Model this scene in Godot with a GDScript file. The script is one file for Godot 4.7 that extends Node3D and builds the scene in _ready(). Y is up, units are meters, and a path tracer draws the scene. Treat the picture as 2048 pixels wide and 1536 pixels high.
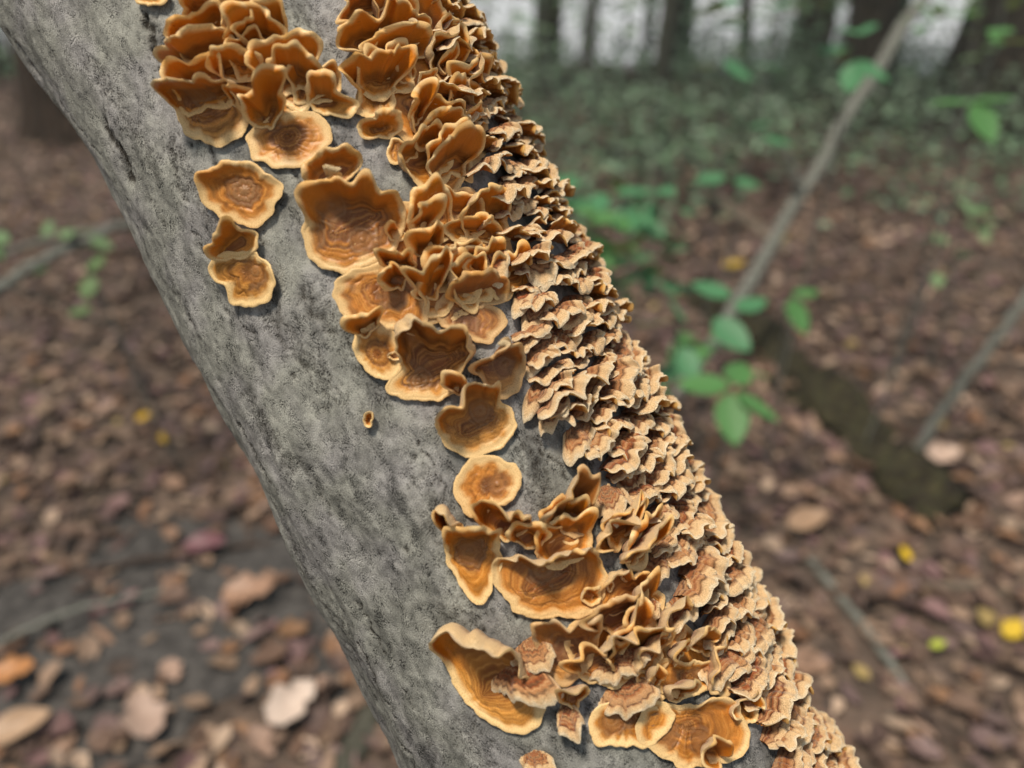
extends Node3D
# A leaning trunk overgrown with curled bracket fungi, in a leaf-strewn wood by a pale road.
# Trunk coordinates: s = millimetres up the trunk, a = millimetres round it (0 faces the path), z = millimetres off the bark.

const TR := 0.08
const U := Vector3(-0.44619781, 0.77503589, -0.44746718)
const P0 := Vector3(-0.03075409, 0.96457625, -0.2904965)
const N0 := Vector3(0.08888466, 0.53590679, 0.83958527)
const W0 := Vector3(0.89050942, 0.33484815, -0.30800924)

# kind (P = patch hugging the bark with a lifted rim, C = shelf seen from its fuzzy top), lift angle or slope, s, a, radii and rim heights in mm, round the centre; umbos; label
var PATCHES := [
	["P",60,49.6,22.2,[32.5,25.7,21.4,22,24.2,28.3,27.7,25.6,24.5,22.6,22.2,21.1,23.2,29.2],[0.9,0.9,0.9,0.9,0.9,0.9,0.9,0.9,0.9,0.9,0.9,0.9,0.9,0.9],[-8,6,6,4,10,-6,-2,-8],"orange-brown crust filling the gaps between the curled brackets of the middle patches"],
	["P",60,101.2,45.7,[37,45.9,28.4,22.4,20.4,21.4,26.3,21.2,17.7,16.8,20.9,24.4,28.4,30.2],[0.9,0.9,0.9,0.9,0.9,0.9,0.9,0.9,0.9,0.9,0.9,0.9,0.9,0.9],[-6,4,8,2,0,-7],"brown crust filling the gaps below the funnel-shaped bracket"],
	["P",60,-102.3,27.3,[19.4,17.2,18.8,19.5,22.9,28.6,27,20.3,15.6,15.2,18.2,21.9,32.2,27.1],[0.9,0.9,0.9,0.9,0.9,0.9,0.9,0.9,0.9,0.9,0.9,0.9,0.9,0.9],[-6,4,8,0],"dark orange crust filling the gaps right of the two trays"],
	["P",60,124.8,-3.7,[17,20.5,22.7,23.8,25.6,32,29.4,21.1,13.3,11.3,11.9,12.2,13.4,17.5],[0.9,0.9,0.9,0.9,0.9,0.9,0.9,0.9,0.9,0.9,0.9,0.9,0.9,0.9],[-5,4,8,-2],"brown crust behind the shelves of the upper left cluster"],
	["P",60,170.5,-23.5,[5.4,4.2,4.1,4.1,4.6,6.2,6.4,5.3,4.4,3.4,3.5,5.1,5.9,6.9],[0.7,0.7,0.7,0.7,0.7,0.7,0.7,0.7,0.7,0.7,0.7,0.7,0.7,0.7],[],"pale flat bracket with scalloped edge cut off by the top edge above the ribbon-rimmed cluster"],
	["P",95,158.4,-12.0,[5.9,2.4,1.5,0.8,0.7,0.7,0.9,1.6,5.3,5.3,5.8,7.2,8.3,10.1],[9.9,9.2,8.9,8.8,8.7,8.7,8.6,8.4,1.6,1.2,1.2,1.8,3.8,7.2],[],"brown hollow bracket at the very top of the upper left cluster"],
	["P",85,144.6,-20.0,[15.8,0.4,0.3,0.4,0.6,1.8,9.7,8.1,6.7,5.8,6.1,8.3,9.7,12.4],[9,14,14,14,14,14,2.5,1,1,1,1,1,1.5,2.4],[],"bracket with long pale wavy rim sloping up over a dark brown hollow, upper left cluster"],
	["P",75,149.3,2.7,[1.4,0.9,0.4,0.3,0.3,0.4,0.6,7.4,3.3,2.5,2.3,2.7,4.4,1.9],[9,9,9,9,9,9,9,8.2,1,1,1,1,1.3,9],[],"small ochre bracket tucked behind the topmost orange shelf of the upper left cluster"],
	["P",75,140.2,1.0,[6.8,4.8,3.5,3.3,3.8,5.4,9.6,6.8,4.8,4.4,4.3,4.6,6.1,11.7],[10.5,11,11,11,11,11,5.3,1.1,1,1,1.1,1.3,1.6,6.2],[],"broad orange shelf with smooth curved rim at the top of the upper left cluster"],
	["P",80,135.0,-10.1,[5.4,2.8,2.3,2.3,2.9,5.5,5.5,4.8,3.9,3.9,4.5,5.2,8,10.8],[11,11.1,11.3,11.6,11.8,12,4.6,1.8,1.5,1.2,1,1,1,3],[],"dark orange shelf with straight rim in the middle of the upper left cluster"],
	["P",80,120.5,5.7,[10.3,6.7,6.9,7.8,10.7,6.8,5.5,5.4,6.5,7.6,8.6,8,8.1,10.4],[10.3,12,12,12,11.3,2.7,1.1,0.9,0.7,0.6,0.7,1,1.7,3.8],[0,8],"largest orange shelf of the upper left cluster, its rim dropping toward the lower right"],
	["P",75,133.6,11.9,[1,1,1,1,1,1,1,4.2,2.9,2.4,2.5,3.2,1,1],[0.7,0.7,0.7,0.7,0.7,0.7,0.7,5.4,2,2,2,2.2,0.7,0.7],[],"small knobby yellow bracket peeping over the largest orange shelf of the upper left cluster"],
	["P",105,128.5,-22.6,[13.4,5.2,5.2,6,6.8,12.8,12.6,12.2,12.7,12,14.3,15.3,14.7,11.2],[12.9,13,13,13,13.2,10.5,1,0.8,0.8,0.8,0.8,0.8,0.7,1],[0,4],"bracket with pale ribbon rim, a round brown umbo and a flat cream lower margin"],
	["P",75,125.4,-13.1,[4.9,2.9,2.4,2.5,3.2,3.1,2.2,1.9,2.1,1.9,2,2.5,3.8,6.7],[9,9,9,9,9,3.4,2.2,1.7,1.1,1,1,1,1.6,4.2],[],"small plain orange shelf between the ribbon-rimmed bracket and the upright folded tongue"],
	["P",75,115.1,-6.7,[5.8,11.1,8.4,4.8,2.9,6.6,6.2,5.5,4.3,3.6,3.9,3.1,3,3.7],[3.1,16,16,13.8,11.9,10.5,5.4,2,0.9,0.9,0.8,1.1,1.3,1.6],[],"upright folded orange tongue with a rolled pale tip in the upper left cluster"],
	["P",60,107.4,-3.9,[13.7,10.1,8.3,7.8,9,10.7,13.8,13.8,11.3,10.8,11,12.4,12.8,14.7],[0.8,0.7,0.7,0.7,0.7,0.8,0.8,0.8,0.8,0.8,0.8,0.8,0.8,0.8],[-2,8,12,6],"flat ochre disc with two brown ringed umbos under the upright folded tongue"],
	["P",70,112.6,11.4,[5.3,3.7,3.3,3.9,6.4,5.2,5,4,3.9,3.9,4.9,5.9,10,12],[8.1,8.6,9,9,9,3.5,1,0.7,0.7,0.7,0.8,0.9,1.3,3.4],[],"wing-shaped orange shelf at the right end of the upper left cluster, pale scalloped lower edge"],
	["P",65,97.9,-24.6,[9.7,8.7,8.5,9,11.4,14,15.4,13.1,11.8,11.1,13,12.7,12.8,14],[2.5,3.2,3.5,3.3,4,5.5,1.2,0.8,0.8,0.8,0.8,0.8,1,3.5],[0,0],"lone butterfly-shaped bracket with brown ringed hollow on bare gray bark"],
	["P",80,83.7,-37.4,[10.6,8.8,6.3,5,4.7,4.9,5.6,7.8,5.4,4.5,4.7,5,6.8,9.1],[3.4,6.3,6.9,6.6,6.2,5.8,5.3,1.9,0.9,0.9,0.8,0.9,1,1.6],[],"orange hood-like bracket with curled rim just under the lone butterfly-shaped bracket"],
	["P",60,74.1,-36.7,[8,7,6.7,7.2,8.9,13.1,17,10.8,13.3,12.5,11.6,11.7,11.3,10.1],[1.5,0.9,0.8,0.8,0.9,1,0.9,0.8,0.8,0.8,0.8,0.8,1.6,2.8],[2,-1],"small pale tongue-shaped bracket under the orange hood, hanging lowest of the left column"],
	["P",95,89.0,3.8,[9.7,7.3,6.5,6.3,6.7,6.7,7.4,8.6,2.8,2.4,2.5,3.4,5,7.8],[5,6,6,6,6,6,5.6,3.7,1,1,1,1,1.8,4.1],[],"orange ear-shaped bracket with brown rings above the large confluent patch"],
	["P",75,86.7,2.0,[4.9,2.1,0.5,0.3,0.2,0.3,0.3,0.7,6.3,3.5,2.7,2.3,2.4,3.3],[9.8,9.1,8.2,8,8,7.9,7.8,7.5,2.7,1.4,1.6,3.3,4.8,7],[],"narrow yellow finger-like fold rising in front of the ear-shaped bracket"],
	["P",75,142.3,42.5,[6.7,2.2,1.5,1.3,1.4,1.9,4.4,8.3,16.1,4.6,3.3,3.1,3.8,6.4],[8.1,8,8,8,8,8,8,8.6,9.9,1.4,1.1,1.2,1.5,2.2],[],"hollow brown bracket at the top edge of the upper middle column"],
	["P",80,128.9,42.3,[16.9,8.5,4,6.1,5.4,6,8.9,20.5,10,6.4,5.5,5.8,7.8,10.7],[9,11,11,11,11,11,11,9.3,1,1,1,1,1,2.5],[],"topmost orange shelf of the upper middle column, ragged wavy rim"],
	["P",85,124.0,47.2,[7.9,2.2,1.2,1,1,1.2,2.3,18.8,8.3,5.8,4.9,4.7,5.6,9.1],[10.8,11,11,11,11,11,11,10.3,1.5,1.1,1.1,1.3,1.5,1.9],[],"smooth-rimmed orange shelf, second from the top of the upper middle column"],
	["P",75,111.1,32.4,[4.7,12,9.4,4.3,7.3,10.3,14.7,9.2,13.3,10.6,8.6,7.1,5,4.4],[3,13,13,12,12,12,9.7,1,0.8,0.8,0.8,0.8,1.7,2.4],[0,-6],"funnel-shaped orange bracket with flared wavy rim in the upper middle column"],
	["P",70,113.4,44.1,[2.5,3.2,5,4.6,5.2,4.9,5,5.3,4.8,3,2.4,2.4,2.5,2.3],[4.1,4.4,5.1,5.5,5.9,5.4,4.3,2,1.1,1,1,1,1.5,3.1],[],"olive brown smooth bracket half hidden behind the funnel-shaped bracket"],
	["P",75,98.4,39.1,[2.8,1.9,3,2.3,2.2,1.8,1.8,6.5,4.7,4.2,2.8,2.3,2.4,2.7],[3.3,12,13,13,13,13,13,13.1,0.9,0.9,0.9,1,1,1.6],[],"small orange cup on a stalk with white-tipped horns, upper middle column"],
	["P",80,98.6,25.6,[7.3,1.6,1,0.9,0.9,1.2,8,8.9,6.7,3.5,3.1,5.2,5.6,7.5],[6.5,6.8,6.5,6.4,6.3,6.2,3.9,2.1,1.1,0.8,0.8,0.8,0.8,0.8],[],"low winged orange bracket left of the stalked cup"],
	["P",80,91.9,42.1,[20.3,4,1.8,1.3,1.2,1.4,2.2,5.5,10.3,8.1,6.1,4.7,4.3,4.8],[8.3,9.6,9.9,10,10,10,10,10,1.9,0.9,0.9,1.5,2.1,2.6],[],"long low orange shelf with yellow ruffled rim below the stalked cup"],
	["P",60,89.0,28.6,[4.3,3.4,3.5,3.9,4.2,4.1,4.3,5.4,6.2,6.3,4.5,4.8,6,6],[1.1,1.4,1.7,2,2,1.6,1.1,0.9,0.8,0.8,0.8,0.8,1,1.6],[2,0],"small flat bracket with a pale lobed tip, lowest of the upper middle column"],
	["P",85,78.6,46.5,[5.8,5.3,4.4,4.9,6,7,8.6,15.3,14.4,13.3,7.1,4.5,3.5,3.4],[9.5,11.1,11.7,12,12,12,12,9,0.9,0.8,0.9,2.1,3.2,4.1],[],"tall curled orange bracket with a deep brown fold, foot of the upper middle column"],
	["P",60,64.0,41.4,[9.9,9.3,7.7,6.3,6.3,6.5,6.4,7.4,7.8,5.2,4.6,5.5,8.8,10],[1,1,1,1,1,1,0.9,0.9,0.8,0.8,0.8,0.8,0.8,1],[0,0],"smooth purplish brown disc under the tall curled bracket"],
	["P",80,93.5,62.8,[2,2.8,3.6,3,3.1,3.3,3.9,6.7,5.7,5.3,2.4,1.7,1.5,1.7],[5.5,6.6,8.2,8.6,8.9,8.8,8.4,3.2,2.4,2.9,4,4.4,4.7,4.9],[],"small yellow-orange crest between the stalked cup and the tan rows"],
	["P",80,100.3,53.5,[1,1,1,1,1,1,1,10.4,4.1,2.6,2.2,1,1,1],[0.7,0.7,0.7,0.7,0.7,0.7,0.7,9.8,1.7,1.3,2,0.7,0.7,0.7],[],"curled orange bracket with white rim right of the stalked cup"],
	["P",80,107.6,65.5,[1,1,1,1,1,1,1,11.8,7.8,1,1,1,1,1],[0.7,0.7,0.7,0.7,0.7,0.7,0.7,7.9,2.4,0.7,0.7,0.7,0.7,0.7],[],"rust-orange ragged bracket above the curled white-rimmed one"],
	["P",75,109.6,51.2,[1,1,1,1,1.2,1.5,2.5,9.4,5,2.1,1,1,1,1],[0.7,0.7,0.7,0.7,9,9,8.9,9,2.2,2.2,0.7,0.7,0.7,0.7],[],"two-horned orange spike bracket above the stalked cup"],
	["P",80,116.4,62.8,[1.4,2.7,2.9,3.1,2.5,2.5,3.1,5.5,5.7,4.8,2.4,1.4,1.1,1.1],[6.1,7,8,8.9,8.6,8.4,8.1,4.1,2.3,2.7,4.4,5.1,5.5,5.8],[],"orange lobe in the shade right of the second smooth-rimmed shelf"],
	["P",85,71.2,3.0,[13.7,9.1,9.7,11.1,13.2,14.2,16.2,18,17.8,17.3,14.6,14.8,15.6,15.9],[10,10,10,10,9.5,7.1,0.9,0.8,0.8,0.8,0.7,0.7,0.7,1.5],[-4,8,0,-6,9,-10,-3,-19,-14,2],"large confluent patch with many brown cells under one long wavy rim"],
	["P",65,47.5,2.5,[10.9,9.6,9.1,9.1,9.7,12.9,17,16,17,14.2,14.6,19.1,16.9,12.9],[0.8,0.8,0.8,0.8,0.8,2.2,1.9,0.8,0.8,0.9,1,1,1,1],[14,-10,-16,2,-10,11,-26,2,2,-3],"mottled brown patch of several fused discs below the large confluent patch"],
	["P",60,28.1,21.7,[11,8.8,8.4,8.5,9.1,9.6,8.9,7.6,6.3,6.2,7.4,12.3,14,15.3],[0.9,0.8,0.8,0.8,0.8,0.9,0.9,0.9,0.9,0.9,0.9,1,1,1],[14,0,0,-3],"purplish brown double disc right of the mottled fused patch"],
	["P",75,32.5,28.5,[10.8,6.8,4.9,4.5,5.2,8,11.8,7.6,5.4,4.2,4.1,4.9,7,11.3],[8.9,9.9,10,10,10,10,6.2,1.7,0.9,0.9,0.9,0.9,1.2,3.7],[],"two-lobed orange shelf standing on the purplish double disc"],
	["P",80,53.7,41.1,[1.5,0.7,0.6,0.5,0.6,1,13.5,10.8,6.8,5.4,5.1,5.9,9.4,10.8],[9,9,9,9,9,9,3,0.9,0.8,1,1.2,1.5,2,5.6],[],"ochre shelf with red-tinged notched rim at the upper right of the large patch"],
	["P",80,62.1,24.4,[2.2,2.1,1.9,2.2,2.4,3.1,4.6,6.4,4.4,3.5,3.2,3,2.6,2.7],[7.4,9,9,9,9,9,8.6,4.3,1.6,1.4,1.8,2.7,3.9,5.1],[],"round yellow hood right of the large confluent patch"],
	["P",75,63.1,14.9,[1,1,1,1,1,4.3,5.5,4.4,4.2,3.4,3.4,3.5,3.3,1],[0.7,0.7,0.7,0.7,0.7,8.4,3.8,1.9,1,0.9,1,1.7,3.3,0.7],[],"small orange curl inside the right side of the large confluent patch"],
	["P",75,52.9,20.5,[4.1,6,7.8,3.3,3.4,6,5.6,3.9,2.9,2.7,3.1,2.8,2.5,2.8],[3.3,6.6,12,12,12,12,4.5,1,0.9,0.9,0.8,1.3,1.9,2.4],[],"orange cup with flared yellow rim and white inside, right of the large confluent patch"],
	["P",75,52.3,10.3,[4.5,2,1.5,1.6,2.4,8.6,7.5,3.8,2.3,1.7,1.5,1.7,2.6,6.3],[10,10,10,10,10,9.3,5.9,1.9,1,1,1,1,1,4.3],[],"low yellow-orange wall-like shelf with a straight rim in the middle of the patches"],
	["P",75,48.3,8.3,[3,3.1,2.7,2.8,3.8,6.4,6.4,6.4,5.3,3.9,4,2.7,2.3,2.3],[1.8,3.3,5,6.5,8.7,11.1,11.9,10.9,5.9,2.7,1.3,1.3,1.5,1.6],[],"rolled tube-like ochre bracket under the wall-like shelf"],
	["P",85,39.5,15.2,[3,5.6,12.3,5.1,4.3,10.5,5.7,4.4,3.2,2.3,2.2,2.5,2.3,2.4],[2.9,4.7,13,13,13,11.8,4,1.9,1,0.9,0.9,0.9,1.5,2.1],[],"narrow curved shelf with long pale upturned rim, between fused patch and double disc"],
	["P",60,45.6,30.1,[9.4,9.5,7.1,6,6.1,5.3,5.3,5.6,7.1,6,5.6,5.5,5.7,7.2],[2.2,3,3,2.6,2.1,1.5,0.9,0.8,0.8,0.8,0.8,0.8,0.9,1.2],[-4,4,6,-3],"dull purple-brown patch behind the pale upturned rim"],
	["P",80,44.9,34.1,[1.1,1,0.8,0.9,1.1,2.4,6.5,4,3,2.9,2.4,2.4,1.6,1.2],[7.8,8,8,8,8,8,6.6,2.5,1.6,1,3.4,5.5,6.9,7.4],[],"short orange ledge on the dull purple-brown patch"],
	["P",130,16.7,5.3,[13.3,10.9,7.8,7.8,17,11.9,10.3,17.5,13.4,10.9,11.3,11.5,9.9,10.3],[8,14,14,14,14.6,4.9,1,1.1,0.9,0.8,0.8,0.8,1.4,1.9],[-6,-2],"bracket with a thick cream fuzzy ribbon rim over brown rings, bottom of the middle patches"],
	["P",60,28.9,-9.4,[8.4,9,9,10.1,10.5,8.4,6.6,6.1,6.4,7.9,9,9.3,8.6,8.4],[0.9,0.9,0.9,0.8,0.8,0.8,0.8,0.8,0.8,0.8,0.9,0.9,0.9,0.9],[10,4],"pale banded flat bracket hugging the bark at the lower left of the middle patches"],
	["P",70,37.6,-8.6,[4.7,6.9,4.8,3.1,3,3.7,4.3,3.8,3,2.9,2.5,2,2.1,2.6],[5,8.3,9,9,9,9,7.1,3.9,2.6,1.5,1.5,2.2,2.7,3.4],[],"small boat-shaped bracket with white lip at the left edge of the middle patches"],
	["P",100,10.1,23.5,[7.2,4.5,0.6,0.5,0.5,0.6,1,10.5,6.7,10.2,13.2,13.6,12.5,10.5],[12,12,12,12,12,12,12,7.3,1,0.9,0.8,0.8,1.1,2.4],[4,-3],"brown bracket with S-shaped yellow rim and cream fuzz below the purplish double disc"],
	["P",75,5.2,10.1,[0.3,2.1,2.5,4,5.9,7.3,4,2.6,2.3,0.3,0.2,0.1,0.1,0.2],[2.8,4.1,5.3,7.7,9,7.9,3.4,2,1.1,2.4,2.5,2.6,2.6,2.7],[],"little tube-like orange bracket left of the S-rimmed brown one"],
	["P",70,26.4,-5.1,[2.6,2.5,1.5,1.1,0.7,0.5,0.6,0.7,0.7,0.8,1.3,1.9,2.8,2.8],[2.2,2.9,3.3,3.5,3.3,3.2,3.1,3,2.9,2.7,2.3,2,2,2],[],"tiny orange bud inside the banded flat bracket"],
	["P",95,10.9,-21.7,[2.7,2.8,2.7,2.2,1.7,1.4,1.4,1.4,1.5,1.9,2.1,2.5,2.2,2.5],[2.8,3,3,3,2.9,2.7,2.5,2.4,2.2,2,2,2.1,2.3,2.6],[],"tiny lone orange bud on bare bark below the middle patches"],
	["P",110,-7.2,9.8,[12.3,11.2,10.7,13.1,9.1,11,13.8,13,11.8,11.1,10.4,10.8,11.3,12.7],[0.9,1.8,8.2,13,13,13,3.6,0.9,0.9,0.9,0.9,0.9,0.9,0.9],[3,4],"round brown bracket with an S-curled cream rim, hanging above the ringed eye-like disc"],
	["P",60,-27.1,3.9,[11.4,10.5,10.1,10.1,10.8,11.2,11,11.6,11.9,10.8,7.2,8.3,9.1,10.9],[1.2,1,1,0.9,0.9,0.9,0.8,0.8,0.8,0.8,0.8,0.8,0.9,1.1],[3,-1],"flat yellow disc with a brown eye-like center"],
	["P",105,-33.9,-14.4,[5.4,5.2,6.9,10.9,2.1,1.5,1.3,1.5,2.1,1.9,2,2.8,2.9,3.6],[8.3,11,11.2,12,5.5,4.4,3.7,3,2,2,2,2.1,3.5,5.3],[],"small curled ribbon bracket at the left of the lower column"],
	["P",95,-43.9,-11.3,[11.1,12.5,7.1,7.7,10.7,8.9,8.2,8.1,8.8,12.2,18.7,12.9,11.3,10.9],[3.3,9.5,11,11,7.1,2.8,1.2,1,0.9,0.9,0.9,0.8,0.8,0.9],[0,0,-2,-20],"ochre bracket with drooping rounded tip under the small curled ribbon"],
	["P",110,-43.4,2.8,[8.2,7.8,5.7,6.6,14.8,10.9,6.2,4,3.4,3.7,3,2.9,3.5,5.9],[5.7,11.2,12,12,11,4.1,1,1,1,1,1.2,1.3,1.5,1.9],[],"bracket with scrolled left end just below the eye-like disc"],
	["P",80,-49.2,7.7,[6,5.6,5.7,6.7,7.9,9.5,5.2,3.3,2.9,3.1,3.2,3.4,4.5,6.3],[8.7,9,9,9,8.8,6.9,2.6,1.9,1.5,1.2,1.3,1.8,2.6,6.8],[],"orange lobed shelf below the scrolled bracket"],
	["P",95,-51.1,25.1,[7,7.5,10.6,15.6,9,9,12.3,6.8,6.5,6.3,6.7,6.5,7.4,6.7],[2,4.4,10.2,12,11.6,11,9.6,1.1,1,0.9,0.9,0.9,0.9,1.1],[2,0],"purple-brown bracket whose yellow rim rises into a tall curled tip"],
	["P",100,-64.4,7.8,[18.7,13.1,9.4,8.8,10.2,18.8,17.5,15.4,14.2,13.2,12.8,16.5,20.3,19.6],[7.6,11.7,12,12,12,2.3,0.9,0.9,0.9,0.9,0.9,1,1,2.3],[0,4],"big ochre bowl-shaped bracket with concentric brown rings under a jutting rim"],
	["P",100,-65.7,38.6,[1,1,13.6,6.9,7.1,9.3,13.7,9.3,5.5,1,1,1,1,1],[0.7,0.7,10.5,10,10,10,8.9,2.9,1.4,0.7,0.7,0.7,0.7,0.7],[],"long yellow crest running up to the right from the big bowl-shaped bracket"],
	["P",75,-75.3,18.4,[2.6,2.7,2.5,2.9,4,4.6,4.8,4.8,3.7,3.7,4.3,3.7,3.9,3.1],[4.7,5,5,5,4.9,4.3,3.2,2,1.8,1.7,1.6,2.7,3.6,4.4],[],"orange blister-like lobe at the right side of the big bowl-shaped bracket"],
	["P",100,-73.0,39.7,[1.4,11.6,7.1,4.9,4.4,5.1,10.9,5.8,4.3,2.2,1,0.8,0.7,0.9],[4.8,11,11,11,11,11,10.7,2,1.3,2.4,3.4,3.8,4,4.3],[],"V-shaped orange rim beside the zoned tan fan"],
	["P",85,-87.7,22.7,[5,8.6,9,7.8,8.5,10.7,13.1,6.9,5.4,5.6,4.6,4.6,4,4],[3.2,5.7,8,8.3,9,9.8,7.8,1.8,1,0.9,0.9,0.9,1.6,2.3],[],"purplish brown bracket with ragged orange rim, below the big bowl-shaped bracket"],
	["P",90,-89.2,3.1,[10.3,12.7,10.4,9.2,17.1,12.6,9.7,9.2,10.4,11,9.9,8.5,8,8.3],[2.4,6.6,9,9,6.8,3,1.7,1,0.9,0.9,0.9,1,1.1,1.5],[0,0],"smooth pale orange bell-shaped bracket below the purplish ragged-rimmed one"],
	["P",130,-89.5,-23.2,[12,12.1,15.4,17.9,28.6,19.6,14.8,12.1,11.7,12.9,15.2,18.2,17.3,12.8],[6.2,8.5,11.5,12,10.5,1.3,0.9,0.9,0.9,0.9,0.9,0.9,1,4],[],"large pale crescent bracket with white tip and fuzzy back, lower left of the colony"],
	["C",51,-83.4,-14.0,[3.2,2.8,3,3.3,3.9,6.4,16.9,13.4,11.8,11.2,13.5,17,15.9,4.8],[],[],"fuzzy boat-shaped bracket lying in the pale crescent bracket"],
	["C",49,-80.2,-6.5,[2.8,2,1.8,2,2.4,2.9,4.8,8.2,10.3,10.1,10.6,11,9.6,5.6],[],[],"crumpled yellow-brown bracket above the fuzzy boat-shaped one"],
	["C",54,-97.4,17.7,[5.2,2.9,2.3,2.3,2.9,5.2,15,12.5,10.9,9.5,8.9,9.3,10.7,9.9],[],[],"tray-shaped bracket with rolled rims and fuzzy tan top, the upper of two"],
	["C",50,-107.8,15.9,[4.9,2.7,2.2,2.2,2.7,6.3,12.4,11.9,11.4,10.9,10.5,10.7,12,9.2],[],[],"tray-shaped bracket with dark striped fuzzy top, the lower of two"],
	["P",75,-113.0,25.2,[2.2,2.4,3,5.7,8.8,6,3.3,2.4,2.2,2.5,2.2,1.5,1.4,1.5],[4.8,5.6,6.4,8.4,8.7,4.7,2.5,2,1.7,1.3,1.8,2.8,3.4,3.9],[],"round orange lobe at the right end of the two trays"],
	["C",49,-120.2,53.7,[3.8,2.2,1.8,1.8,2.2,4.1,7.1,10.6,13.2,11,9.7,11.6,14.8,10.2],[],[],"boldly dark-striped tan bracket with cream frilled edge above the bare gray wedge of bark"],
	["P",100,-104.4,24.4,[8.9,10.7,11.1,10.6,10.4,20.2,13.2,8,5.1,4.2,4.3,5.4,5.7,6.5],[3.8,8.3,11.5,12,12,11.8,3.6,1.3,1,1,1,1,1.5,2.2],[],"angular folded orange bracket with gutter-like rim above the two trays"],
	["C",54,-88.3,36.7,[1.9,1.6,1.6,1.5,1.8,3.1,4.4,6.2,5.9,6.5,6.7,6.1,4.4,2.9],[],[],"rounded yellow cap standing upright above the folded gutter-like bracket"],
	["C",61,-94.9,50.9,[2.3,3.1,3.3,3.7,5.6,7.2,7.2,9,14.7,9.6,8.4,4,2.6,2.2],[],[],"overhanging orange bracket with a striped lip above a dark hole"],
	["P",90,-115.1,53.3,[0.3,0.3,0.5,0.3,0.3,15.6,14.2,7.4,5.5,4.5,4.4,0.6,0.3,0.3],[4.8,4.9,5.1,5.3,5.4,12,5,2.1,1.2,1.9,2.9,4.6,4.7,4.8],[],"tall orange wall with thin wavy rim right of the dark hole"],
	["P",90,-111.0,39.3,[1,1,1,1,7.4,6.3,9.8,5.5,4.9,1,1,1,1,1],[0.7,0.7,0.7,0.7,11,11,11,2.9,1.5,0.7,0.7,0.7,0.7,0.7],[],"small spoon-shaped orange bracket below the dark hole"],
	["P",60,-117.9,10.1,[11.9,7.3,6.1,6.4,8.4,11.1,12.7,12.4,10.5,8.8,8.7,12.7,15.3,17.3],[1.9,1.1,1,1,1,1,1,0.9,0.9,0.9,0.9,0.9,1.3,2],[-4,2,12,0],"flat dark orange patch with broad rings below the lower tray"],
	["P",70,-132.1,28.4,[16,8.3,6.9,7.5,10.6,16.5,19.2,15.3,12.8,13.5,14.1,18.5,26.5,24.3],[6,2.5,1,1,1,0.9,0.9,0.9,0.9,0.9,0.9,0.9,2.3,4.6],[-8,2,8,8,2,-8,-18,-4,18,0],"smooth mottled orange-brown patch at the bottom, with whitish film in its center"],
	["P",90,-148.2,34.6,[1,1,1,1.4,11.2,12.2,10.9,6.9,4.5,1,1,1,1,1],[0.7,0.7,0.7,9,10,9.8,8.2,6.2,6.8,0.7,0.7,0.7,0.7,0.7],[],"upright ring-shaped bracket, open in the middle, at the bottom edge"],
	["P",90,-143.4,55.7,[0,0.1,0.1,0.5,7,7.6,16.3,8.5,5.9,5.3,5.9,0.1,0.1,0],[7.4,7.4,7.5,7.9,9,4.5,5.3,2.3,1.8,1.4,1.1,7.3,7.3,7.4],[],"pale ochre curled bracket beside the bare gray wedge of bark"],
	["P",100,-122.2,31.2,[2.5,4.1,5.2,6.7,5.3,9.6,6.2,3.6,2.9,2.9,1.7,1.3,1.3,1.5],[4.8,6.8,8.8,10,10,9.2,3.4,2.1,1.6,1.1,2.2,2.8,3.2,3.8],[],"thin orange rim with a hooked pale end right of the lower tray"],
	["C",59,-105.1,-5.4,[2.8,1.8,1.3,1.3,1.5,2.4,2.4,3.1,5.6,9.6,10.7,9.9,5.9,3.4],[],[],"small crumbly tan bracket between the pale crescent and the flat dark orange patch"],
	["P",95,-103.7,-2.4,[2.4,5.8,7.7,6.5,7.5,5.7,4.1,2.3,1.8,1.8,2.2,1.8,1.6,1.7],[4.5,8,10,10,9.5,5.2,2.2,1.6,1.4,1.2,1,1.9,2.7,3.4],[],"short ochre ribbon left of the lower tray"],
	["P",60,-120.0,38.9,[9.8,6,5,5.2,6.7,16.8,16.6,11.3,8.8,6.8,6.5,7.7,10.8,15.8],[2.9,2.6,2.4,2.2,2,2,1,0.9,0.9,0.9,0.9,0.9,1.3,3],[6,0,-10,0],"dark orange flat patch under the spoon-shaped bracket"],
	["C",59,-114.6,-22.4,[1,1,1,1,1,1,1,5.4,6.5,6.1,6.9,6.8,8.3,5.3],[],[],"tan lumpy bracket cut off by the bottom edge"],
	["P",60,-76.6,25.7,[0.7,0.9,1.2,2.1,1.8,1.4,1.3,1.5,2.2,2.6,2.3,1.3,0.8,0.7],[1.4,1.4,1.4,1.4,1.2,1.2,1.2,1.2,1.2,1,1.1,1.3,1.3,1.4],[],"tiny fuzzy cream knob on the dark bark"],
	["P",60,-77.0,32.0,[1.1,1.4,2.3,2.8,1.8,1.4,1.4,1.2,1.1,1.3,2,2,1.5,1.1],[1.3,1.3,1.2,1.2,1.2,1.2,1.2,1.2,1.1,1.1,1,1.1,1.2,1.3],[],"tiny forked fuzzy cream knob on the dark bark"],
	["C",51,47.7,44.7,[1.1,0.6,0.5,0.5,0.6,1,1.4,2,5,17,12.8,6,4.5,4.3],[],[],"brown bracket with cream lip over a dark gap, left edge of the tan rows"],
	["C",56,40.7,61.6,[17,17,1.1,0.6,0.4,0.4,0.5,0.9,12.6,17,14.5,11,10.4,12.1],[],[],"largest tan fan with a thin dark line and cream margin, middle of the tan rows"],
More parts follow.
